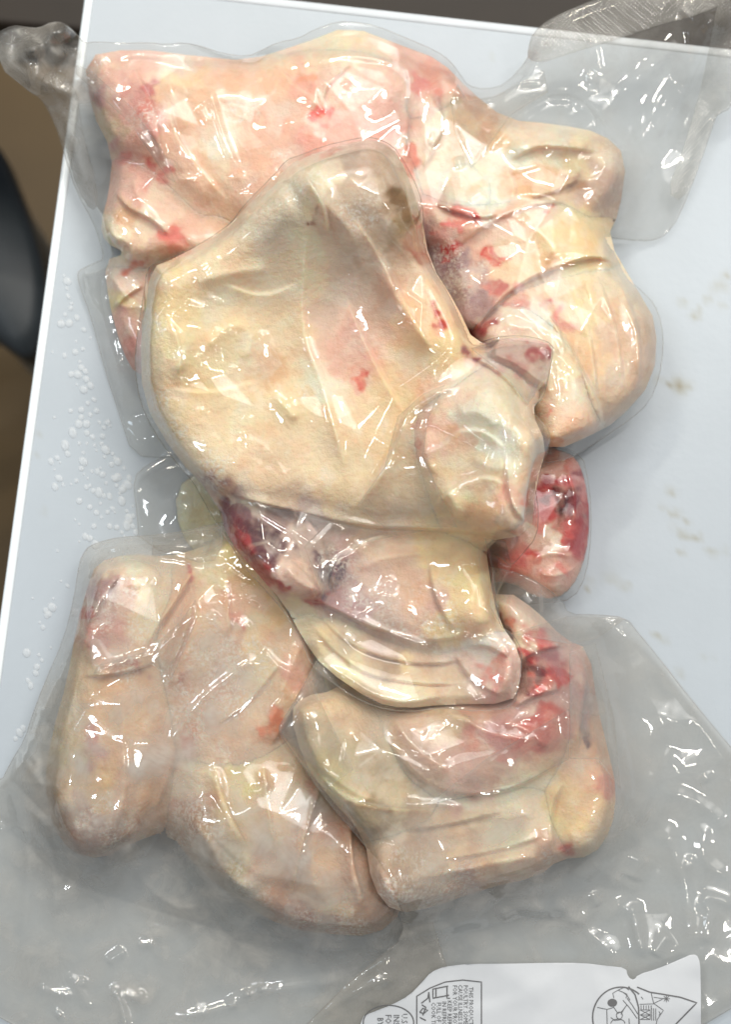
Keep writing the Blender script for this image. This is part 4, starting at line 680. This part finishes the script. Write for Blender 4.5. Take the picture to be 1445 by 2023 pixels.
lobe(bg, 'thigh', e, '735 273,700 278,640 292,590 312,568 322,545 348,492 400,462 440,410 478,350 508,308 522,294 535,288 580,276 650,270 720,280 790,306 848,345 902,385 950,440 980,520 1000,620 1012,720 1040,800 1035,880 1030,940 960,960 850,930 760,932 700,915 645,880 570,848 520,832 470,836 420,826 380,800 328,775 290', 52,
 '600 330 e4e0cc 620 350 dcd8b8 650 330 d8cfb8 700 310 b4a494 740 300 c8b8a8 640 360 e6dfc0 620 400 e4dcb8 612 430 985c44 630 425 b08468 560 420 d2cdb4 785 385 8a6f45 800 400 80602c 815 430 947848 795 440 a08450 825 470 bc8c68 832 500 b07864 500 440 d8d4bc 400 500 e2d8b4 330 540 e6d7a0 450 520 e8dcb8 560 500 ead9b8 610 480 f2e6c4 600 560 f0e4c0 680 450 d9c6ac 720 400 ccbca4 720 520 d0bca4 690 560 dcc3b0 660 540 dccab4 700 640 e0bcac 640 620 e0c8b4 760 600 d8b8a0 740 680 e4bca4 800 620 f4cca0 840 680 f6cf9c 850 600 ecd2ab 878 630 b83c34 880 632 c44c40 820 540 dcc4a4 890 680 f2d29c 330 620 e8d8a4 300 700 d8cfae 400 650 eddcac 450 700 ebdcb2 380 760 e8d8a8 330 800 e0d2a8 450 830 ecdcb2 560 800 ecd8ac 560 650 e9d6b0 520 720 dcb888 515 715 d4a468 620 750 f4eed4 612 770 f4eed8 650 850 e8d4ac 700 760 e8b4a0 712 738 cc5448 708 750 d87868 715 690 dcaca0 720 690 e6b8a4 670 700 e4bca8 800 720 f6d0a4 780 800 f8d4a4 840 760 f2c49c 740 880 ecd4a8 600 900 e8d8b4 520 930 e4d0ac 450 960 b89080 420 945 a88480 480 970 a88480 560 990 d0bca0 680 990 d8c8a0 760 980 dccba8 850 960 e4d0ac 900 1000 f2d4a4 820 860 f4d4a8 860 800 f0c8a0 340 690 f0e0b0 420 880 e4d8b4 700 900 e8dcb4 680 620 ecd0bc 840 560 ecd4ac 305 545 ecc898 770 330 bcaa94 750 450 cdbaa0', 95, edge=0.48, rough=0.30, top_lift=5,
 creases=[(pl('606 448,600 530,596 620,604 680,632 745,648 800,668 870,690 950'), 9, 4.2), (pl('628 470,622 560,622 640,655 740,680 840'), 12, -3.0), (pl('700 560,760 660,820 740'), 16, -2.8), (pl('740 520,800 620,860 700'), 16, 2.6), (pl('700 400,760 480,840 600,890 690'), 14, -2.4), (pl('330 770,420 775,500 750,590 735'), 13, -3.2), (pl('380 600,460 610,520 625'), 14, -2.5), (pl('400 700,440 650,480 640,500 680,470 720'), 16, 2.6), (pl('540 780,570 810,590 830'), 15, 3.6), (pl('520 740,530 800,560 840'), 14, -2.6), (pl('350 640,370 690,350 740'), 14, 2.2), (pl('590 330,640 400,700 460,720 560'), 14, 2.2), (pl('560 350,600 420,610 440'), 12, -2), (pl('780 360,800 420,835 500'), 16, -4), (pl('380 560,450 540,540 530'), 14, 2)],
 frost=[(420, 925, 40), (300, 640, 28), (300, 790, 30), (620, 360, 50), (700, 420, 40), (590, 780, 18), (330, 860, 30)])
lobe(bg, 'joint', e, '800 815,835 778,880 752,930 738,985 750,1020 778,1040 812,1082 850,1082 890,1064 945,1058 980,1062 1020,1058 1060,1015 1080,960 1055,880 1040,830 1000,800 900', 66,
 '860 775 e8c8ae 900 765 ecd0b4 950 760 e0d8bc 1000 800 d8d4b4 980 780 dcd8b8 830 850 dc9c90 832 880 d89484 860 900 e8b8a0 880 830 eccbb4 930 830 f4ead8 950 800 f0e6d0 960 870 f8f2dc 900 860 dcb490 985 900 f6eed8 1000 920 f0e4cc 900 950 f2cfa4 950 950 ead4ac 1050 880 e0d2b0 1020 860 e4d8b8 1040 970 e09c84 1038 985 dc8c78 1060 930 e8c8a0 880 1000 f8d8a4 920 990 f6dcac 960 1020 f0c898 1020 1020 d4c0a8 1000 980 e4b8a0 850 820 e4bca8 870 850 e4b8a0 1030 840 dcc8a8 850 940 f0cca0', 75, rough=1.3,
 creases=[(pl('905 870,940 850,980 880'), 12, -4), (pl('900 820,950 810,985 850'), 15, 4), (pl('845 840,835 890,860 940'), 12, 3), (pl('880 960,900 1000,905 1040'), 12, 3.5), (pl('925 960,930 1000,925 1040'), 9, -3.5), (pl('1000 850,1010 930,1000 1000'), 14, -4), (pl('1040 860,1050 920,1040 980'), 12, 3), (pl('930 900,980 930,1000 910'), 13, 3)])

lobe(bg, 'inner_mass', e, '735 275,700 280,592 312,545 350,492 402,440 460,350 508,295 530,278 650,280 790,345 900,425 985,450 1065,505 1130,560 1190,600 1265,640 1320,740 1388,800 1400,880 1392,1010 1390,1030 1350,1030 1290,985 1225,968 1140,960 1070,1050 1055,1058 980,1065 940,1082 880,1050 812,1075 780,1088 720,1092 682,1050 668,1000 668,940 682,902 600,850 520,832 420,800 330,775 290', 34, '900 740 ecd0b4 700 1010 d8c8ac', 90, edge=0.35, rough=0.7, fill=True)
bg.folds = [('960 1240,870 1268,780 1252,720 1232,650 1195,580 1172', 6), ('930 1300,850 1312,760 1300,680 1265,630 1212', 3.4), ('930 1345,880 1352,800 1346,720 1330,660 1285,620 1240', 3), ('1035 1060,930 1050,820 1042,720 1040,600 1012,480 985,410 950', 6), ('705 1000,760 930,792 860,802 815,838 778,925 752', 6), ('745 480,800 600,860 700', 3), ('680 580,740 720,800 820', 3), ('700 430,760 520,790 600', 3), ('600 340,640 400,650 470', 3), ('830 900,880 880,905 850,960 850,1000 890', 4), ('850 1010,900 960,960 940,1010 960', 4), ('660 1180,655 1120,700 1075,780 1050', 6), ('900 1250,860 1180,850 1110', 3), ('1010 1300,960 1270,920 1280', 4), ('1000 1380,930 1340,900 1290', 4), ('600 1020,640 1070,650 1150', 4), ('560 1100,600 1130,640 1180', 3), ('1050 1040,1010 1000,1000 900', 4), ('440 560,520 590,590 560', 2), ('340 770,420 778,520 750', 2.5), ('330 620,360 690,350 760', 2), ('800 340,810 420,840 510', 4), ('1040 800,1000 740,930 700', 4)]
pack2 = base_empty('vacuum_pack', 640, 800, 'middle pack wrapped tightly round a large leg quarter, lying across the other packs', 'vacuum pack')
F2 = make_film(bg, 'film', pack2, '736 270 16,700 274 12,640 288 12,590 308 12,566 315 10,542 345 12,490 397 12,470 420 12,460 438 12,408 475 14,350 505 14,305 520 14,290 532 14,284 580 16,272 650 18,265 720 18,275 792 18,302 850 16,340 905 14,380 950 10,400 985 8,420 1022 8,452 1070 9,484 1122 9,530 1172 8,560 1206 8,596 1262 6,614 1312 6,640 1335 6,690 1372 6,740 1396 6,800 1407 6,880 1398 6,950 1406 6,1018 1396 7,1026 1350 8,1034 1300 8,1026 1268 9,1004 1246 9,990 1238 9,982 1200 11,976 1140 11,964 1090 12,990 1100 6,1010 1120 3,1034 1094 6,1062 1060 14,1066 1008 16,1058 968 16,1068 928 17,1088 880 17,1086 848 16,1046 806 16,1074 790 6,1084 750 5,1092 710 5,1096 680 5,1050 664 5,1000 663 6,960 672 7,934 684 10,920 648 12,884 570 13,852 520 14,836 470 14,838 420 14,828 375 14,802 324 13,776 286 13',
 lines=[(pl('606 448,600 530,596 620,604 680,632 745,648 800,668 870,690 950'), 5, 1.6), (pl('705 1000,760 930,790 860,800 820,850 780,925 755'), 6, 2.6), (pl('925 755,960 790,990 820,1000 850,998 920,1000 980'), 6, 3), (pl('930 815,960 820,980 840,978 862,965 855'), 5, 2), (pl('650 1020,760 1045,870 1038,960 1052,1000 1058'), 6, 2.6), (pl('960 1060,975 1130,970 1200,965 1240'), 6, 3), (pl('755 1170,765 1148,775 1150,770 1175'), 5, 2.2), (pl('730 1180,755 1172,790 1185'), 5, 1.8), (pl('655 1190,720 1230,800 1265,860 1280'), 6, 2.5), (pl('895 1265,915 1262,930 1250'), 5, 1.8), (pl('640 1180,650 1130,680 1100,740 1080'), 6, 2.4), (pl('570 1130,600 1150,620 1170'), 4, 1.4), (pl('690 1070,720 1080,740 1065'), 6, 1.6),
  (pl('415 655,428 650,425 690,430 730'), 5, 1.6), (pl('365 685,370 720,374 740'), 5, 1.8), (pl('435 665,450 655,463 650'), 5, 2), (pl('455 680,452 672,462 660'), 5, 1.7), (pl('538 775,555 800,580 825'), 6, 2), (pl('568 792,576 810'), 6, 2), (pl('380 805,390 815,400 810,405 825'), 5, 1.6), (pl('340 690,346 720'), 5, 1.4), (pl('392 700,396 714'), 5, 1.5), (pl('460 735,463 722'), 5, 1.4), (pl('490 820,491 832'), 5, 1.4), (pl('365 600,400 612,410 618'), 5, 1.6), (pl('428 600,432 590'), 5, 1.6), (pl('520 650,518 690,522 720'), 6, 1.4), (pl('275 690,282 720,280 760'), 6, 2), (pl('335 770,355 755,362 745'), 5, 1.4),
  (pl('550 370,562 345,560 330'), 6, 1.5), (pl('612 385,615 400'), 5, 1.5), (pl('470 440,540 410,590 390'), 6, 1.5), (pl('690 540,700 570,715 560'), 5, 1.5), (pl('745 500,760 560,800 640'), 6, 1.4), (pl('790 390,830 450,850 520'), 6, 2), (pl('940 1270,970 1262,990 1275'), 8, 2.5), (pl('915 1350,925 1365,945 1390,950 1370'), 5, 2), (pl('650 1200,660 1250,720 1300,830 1320'), 6, 2), (pl('680 1330,740 1380,830 1400'), 6, 1.8), (pl('1060 680,1090 690,1080 740'), 5, 2), (pl('860 730,880 715,900 690'), 5, 2.4), (pl('1010 1000,1030 1010,1040 1060'), 6, 2), (pl('400 960,480 990,560 1040,620 1070,655 1110'), 6, 1.6), (pl('990 1130,985 1180,1010 1230'), 5, 1.6)],
 waves=0.5, p=0.003, milk=0.085, milkspots=[(620, 345, 60, .08), (720, 1180, 90, .10), (760, 1000, 80, .06), (1000, 900, 60, .05), (680, 500, 80, .05), (960, 1330, 70, .12), (750, 1300, 120, .06), (1035, 720, 60, .06)])

for o_ in ('150 128,178 138,262 213,322 298,348 362,330 352,255 242,200 192,150 147', '905 165,925 200,980 190,1075 138,1085 182,1010 228,950 312,932 332,900 262,890 200'):
    flap(pack1, F1, o_, 0.09)
for o_ in ('300 1062,412 1046,440 1036,438 1080,424 1108,392 1112,340 1094,300 1096', '184 1330,192 1314,290 1286,352 1232,386 1184,390 1222,362 1290,338 1342,300 1312,230 1334'):
    flap(pack3, F3, o_, 0.11)
for o_ in ('1125 1216,1238 1222,1180 1262,1126 1272,1008 1252', '1126 1290,1178 1270,1215 1420,1228 1560,1180 1500,1128 1500', '552 1440,612 1340,650 1420,700 1520,640 1560,590 1500', '840 1592,960 1500,1126 1400,1126 1500,1040 1545,960 1560'):
    flap(pack4, F4, o_, 0.12)
for o_ in ('705 1000,760 922,786 822,836 778,880 760,846 830,838 900,872 980,905 1042,760 1042', '930 688,1000 668,1094 682,1086 740,1044 800,1000 745', '958 1064,1000 1070,1012 1118,985 1170,990 1236,968 1200,974 1130', '640 1178,655 1120,720 1072,850 1046,760 1050,650 1030,600 1080'):
    flap(pack2, F2, o_, 0.09)
# ------------------------------------------------------------------ paper label inside the lower right pack
def hsample(sl, h, u, v):
    a = np.clip((np.asarray(u) - GU[sl][0, 0]) / ST, 0, h.shape[1] - 1.001); b = np.clip((np.asarray(v) - GV[sl][0, 0]) / ST, 0, h.shape[0] - 1.001)
    i, j = a.astype(int), b.astype(int); fa, fb = a - i, b - j
    return h[j, i] * (1 - fa) * (1 - fb) + h[j, i + 1] * fa * (1 - fb) + h[j + 1, i] * (1 - fa) * fb + h[j + 1, i + 1] * fa * fb
lp = '700 2100,712 2010,740 1998,775 1985,810 1966,835 1940,852 1920,880 1909,930 1904,1000 1904,1080 1902,1150 1902,1200 1908,1238 1912,1241 1928,1252 1938,1262 1925,1300 1914,1345 1895,1370 1884,1382 1890,1386 1920,1386 2100'
lsl = box(pl(lp))
full4 = np.zeros((NV, NU)); full4[F4[1]] = F4[2]
labZ = gauss(full4, 9)[lsl] + 0.9 * MM
polyL = chaikin(pl(lp), True, 1)
label = sheet('label', polyL, lsl, labZ, None, PAPER, pack4)
label['label'] = 'white printed paper label with a torn upper edge'
def ink_mesh(name, verts2, faces, parent, dz=0.25):
    v = np.asarray(verts2, float); z = hsample(lsl, labZ, v[:, 0], v[:, 1]) + dz * MM
    co = P(v[:, 0], v[:, 1], z); me = bpy.data.meshes.new(name); me.from_pydata([tuple(c) for c in co], [], faces); me.materials.append(INK)
    o = bpy.data.objects.new(name, me); sc.collection.objects.link(o); o.parent = parent; return o
def strokes(lines, wd, extra=()):
    vs, fs = [], []
    for ln in lines:
        p = np.asarray(ln if not isinstance(ln, str) else pl(ln), float)
        # resample so that the ink follows the paper
        q = [p[0]]
        for a_, b_ in zip(p[:-1], p[1:]):
            n = max(1, int(np.hypot(*(b_ - a_)) / 6))
            for k in range(1, n + 1): q.append(a_ + (b_ - a_) * k / n)
        q = np.array(q); t = np.gradient(q, axis=0); t /= np.hypot(t[:, 0], t[:, 1])[:, None] + 1e-9; nn = np.c_[-t[:, 1], t[:, 0]] * wd / 2
        s = len(vs); vs += list(q + nn) + list(q - nn); m = len(q)
        fs += [(s + i, s + i + 1, s + m + i + 1, s + m + i) for i in range(m - 1)]
    return vs, fs
def arc(cx, cy, rx, ry, a0, a1, n=28): return [(cx + rx * math.cos(math.radians(a0 + (a1 - a0) * i / n)), cy + ry * math.sin(math.radians(a0 + (a1 - a0) * i / n))) for i in range(n + 1)]
def text_down(lines, u, v, size, gap):
    """printed words that run down the picture, first line at the right"""
    vs, fs = [], []
    for k, s in enumerate(lines):
        c = bpy.data.curves.new('t', 'FONT'); c.body = s[0]; c.size = size; c.resolution_u = 1; ob = bpy.data.objects.new('t', c); sc.collection.objects.link(ob)
        bpy.context.view_layer.update(); me = bpy.data.meshes.new_from_object(ob.evaluated_get(bpy.context.evaluated_depsgraph_get()))
        st_ = len(vs)
        for q in me.vertices: vs.append((u - k * gap + q.co.y - size * 0.7, v + s[1] + q.co.x * 0.85))
        fs += [tuple(st_ + i for i in p.vertices) for p in me.polygons]
        bpy.data.objects.remove(ob); bpy.data.curves.remove(c); bpy.data.meshes.remove(me)
    return vs, fs
safe = text_down([('THIS PRODUCT WAS PREPARED', 0), ('POULTRY. SOME FOOD', -4), ('CAUSE ILLNESS IF', -5), ('FOR YOUR PROTECT', -4), ('KEEP REFRIGERATED', 26), ('IN REFRIGERATOR', 28), ('FULL OF SAFE', 30), ('COOK THOROUGHLY', 30)], 936, 1950, 12.5, 10.6)
ink_mesh('safe_handling_text', *safe, label)
fr_l = strokes([[(824, 2060), (824, 1968), (850, 1952), (880, 1940), (915, 1936), (952, 1940), (952, 2060)]], 2.2)
ink_mesh('safe_handling_frame', *fr_l, label)
ic = strokes(['862 1952,862 1970,856 1972,856 1954,886 1948', '856 1972,888 1966', '884 1949,884 1972,890 1972', '833 1982,846 1972,848 1960', '830 2000,836 1992,846 1996,838 2002,830 2000', '834 1985,842 1990,836 2006', '848 1962,850 1980', '830 2010,842 2016'], 2.4)
ink_mesh('pan_icon', *ic, label)
ov = strokes([arc(768, 2020, 50, 34, 160, 380), ], 2.2); ink_mesh('inspection_seal', *ov, label)
st2 = text_down([('U.S.', 0), ('INSPECTED', 2), ('FOR WHOLE', 2), ('BY U.S. DEPT', 8)], 806, 2002, 17, 16)
ink_mesh('inspection_text', *st2, label)
# farm badge: round window with a resting figure of a hen on the left, barn, windmill and pointed flag on the right
bd = strokes([arc(1228, 2010, 56, 60, 180, 310), arc(1228, 2010, 56, 60, 160, 182), [(1260, 1950), (1285, 1960), (1310, 1964), (1345, 1970), (1378, 1981), (1330, 2030)], [(1243, 1949), (1256, 1965), (1263, 1990), (1264, 2030)]], 2.6)
ink_mesh('badge_outline', *bd, label)
hen = strokes(['1181 1990,1200 1994,1201 2030', '1201 1994,1214 1990,1222 2002,1230 1998,1240 1985', '1214 1972,1212 1962,1222 1956,1232 1960,1240 1964,1238 1972', '1222 1956,1236 1950,1244 1956', '1240 1972,1250 1985,1262 2004', '1232 1976,1246 1992,1260 2012', '1232 1960,1240 1966,1246 1976', arc(1225, 2006, 6, 7, 0, 360, 12), arc(1222, 2022, 14, 9, 180, 360, 10), '1208 2010,1216 2016,1230 2014', '1244 2012,1245 2030', '1236 1990,1228 2004'], 1.3)
ink_mesh('badge_figure', *hen, label)
cc = arc(1211, 1981, 9.5, 8, 0, 360, 16); ink_mesh('badge_dot', cc[:-1], [tuple(range(16))], label)
barn = strokes(['1265 1984,1294 1983,1312 1996,1300 2014,1296 2030', '1266 1995,1286 1995,1286 2014,1266 2014', '1266 2005,1286 2005', '1266 1995,1286 2005', '1286 1995,1266 2005', '1266 2005,1286 2014', '1286 2005,1266 2014', '1288 1962,1293 1983', '1293 1970,1306 1972,1318 1973', '1318 1966,1318 1980', '1311 1973,1325 1973', '1313 1968,1323 1978', '1323 1968,1313 1978', '1293 1982,1310 1974', '1303 1998,1306 2002,1303 2006', '1268 1969,1272 1974'] + ['%d 1986,%d 1994' % (x, x) for x in range(1268, 1292, 5)] + ['%d 1992,%d 2016' % (x, x) for x in range(1289, 1301, 4)], 1.2)
ink_mesh('badge_barn', *barn, label)

# ------------------------------------------------------------------ water drops on the bare left strip of the table
def drop_mat():
    m, nt = newmat('water'); o = N(nt, 'ShaderNodeOutputMaterial')
    tr = N(nt, 'ShaderNodeBsdfTransparent'); tr.inputs[0].default_value = (0.97, 0.98, 0.99, 1)
    df = N(nt, 'ShaderNodeBsdfDiffuse'); df.inputs[0].default_value = (0.92, 0.95, 0.97, 1); m1 = N(nt, 'ShaderNodeMixShader', Fac=0.33); L(nt, tr, 0, m1, 1); L(nt, df, 0, m1, 2)
    gl = N(nt, 'ShaderNodeBsdfGlossy'); gl.inputs['Roughness'].default_value = 0.3
    fr = schlick(nt, 0.03); m2 = N(nt, 'ShaderNodeMixShader'); L(nt, fr, 0, m2, 'Fac'); L(nt, m1, 0, m2, 1); L(nt, gl, 0, m2, 2); L(nt, m2, 0, o, 'Surface'); return m
WM = drop_mat(); co = [(0, 0, 0.42)]; n = 14; fs = []
for k in range(1, 5):
    a_ = k / 4 * math.pi / 2
    for i in range(n): co.append((math.sin(a_) * math.cos(2 * math.pi * i / n), math.sin(a_) * math.sin(2 * math.pi * i / n), 0.42 * math.cos(a_)))
fs = [(0, 1 + i, 1 + (i + 1) % n) for i in range(n)] + [(1 + k * n + i, 1 + k * n + n + i, 1 + k * n + n + (i + 1) % n, 1 + k * n + (i + 1) % n) for k in range(3) for i in range(n)]
dm = bpy.data.meshes.new('water_drop'); dm.from_pydata(co, [], fs); dm.materials.append(WM)
for p_ in dm.polygons: p_.use_smooth = True
drops = '126 545,132 556,131 570,134 586,141 600,139 609,151 628,136 639,128 622,165 652,178 668,150 675,163 690,148 696,127 703,103 696,157 715,160 727,168 734,153 740,170 750,151 760,178 762,139 812,160 810,173 797,143 855,170 838,155 838,107 825,171 856,183 864,156 876,171 877,180 863,196 835,202 862,186 880,190 890,200 877,208 889,125 883,133 897,112 905,118 914,100 912,107 928,116 945,124 958,164 895,164 912,160 926,166 937,173 945,181 932,192 932,198 925,177 960,202 938,220 918,226 905,212 895,232 943,225 945,140 957,150 950,170 963,184 970,195 973,216 981,209 955,230 960,240 968,228 945,156 990,198 995,177 1002,190 1013,222 1005,236 975,244 965,252 958,205 980,148 1027,156 1036,216 1040,230 1042,240 1052,250 1010,262 1020,254 1025,246 1060,156 1070,168 1060,177 1064,188 1076,113 1089,250 1038,225 948,255 945,262 1040,245 925,232 912,222 897,205 845,212 835,217 842,120 1148,133 1158,105 1183,64 1182,90 1206,96 1213,102 1200,78 1230,84 1240,52 1290,76 1294,72 1318,55 1345,82 1305,60 1355,45 1440,92 1215,30 1460,38 1448,100 1280,70 1330,128 880,108 962,262 1000,258 1030,240 990,226 1012,212 1012,200 1022,185 1040,268 1052,140 740,120 640,165 770,185 790,190 812,178 820,160 825,206 903'
pos = pl(drops); first = None
for k, (a_, b_) in enumerate(pos):
    o = bpy.data.objects.new('water_drop', dm); sc.collection.objects.link(o); q = P(a_, b_, 0)
    r_ = rnd.choice([0.0005, 0.0007, 0.0009, 0.0011, 0.0013, 0.0016]) * 1.22; s2 = rnd.uniform(1.0, 1.45)
    o.location = (q[0], q[1], 0.0001); o.scale = (r_, r_ * s2, r_ * 0.75); o.rotation_euler = (0, 0, rnd.uniform(0.1, 0.9))
    tag(o, 'small clear water drop on the bare white table left of the packs', 'water drop', 'water drops on the table')
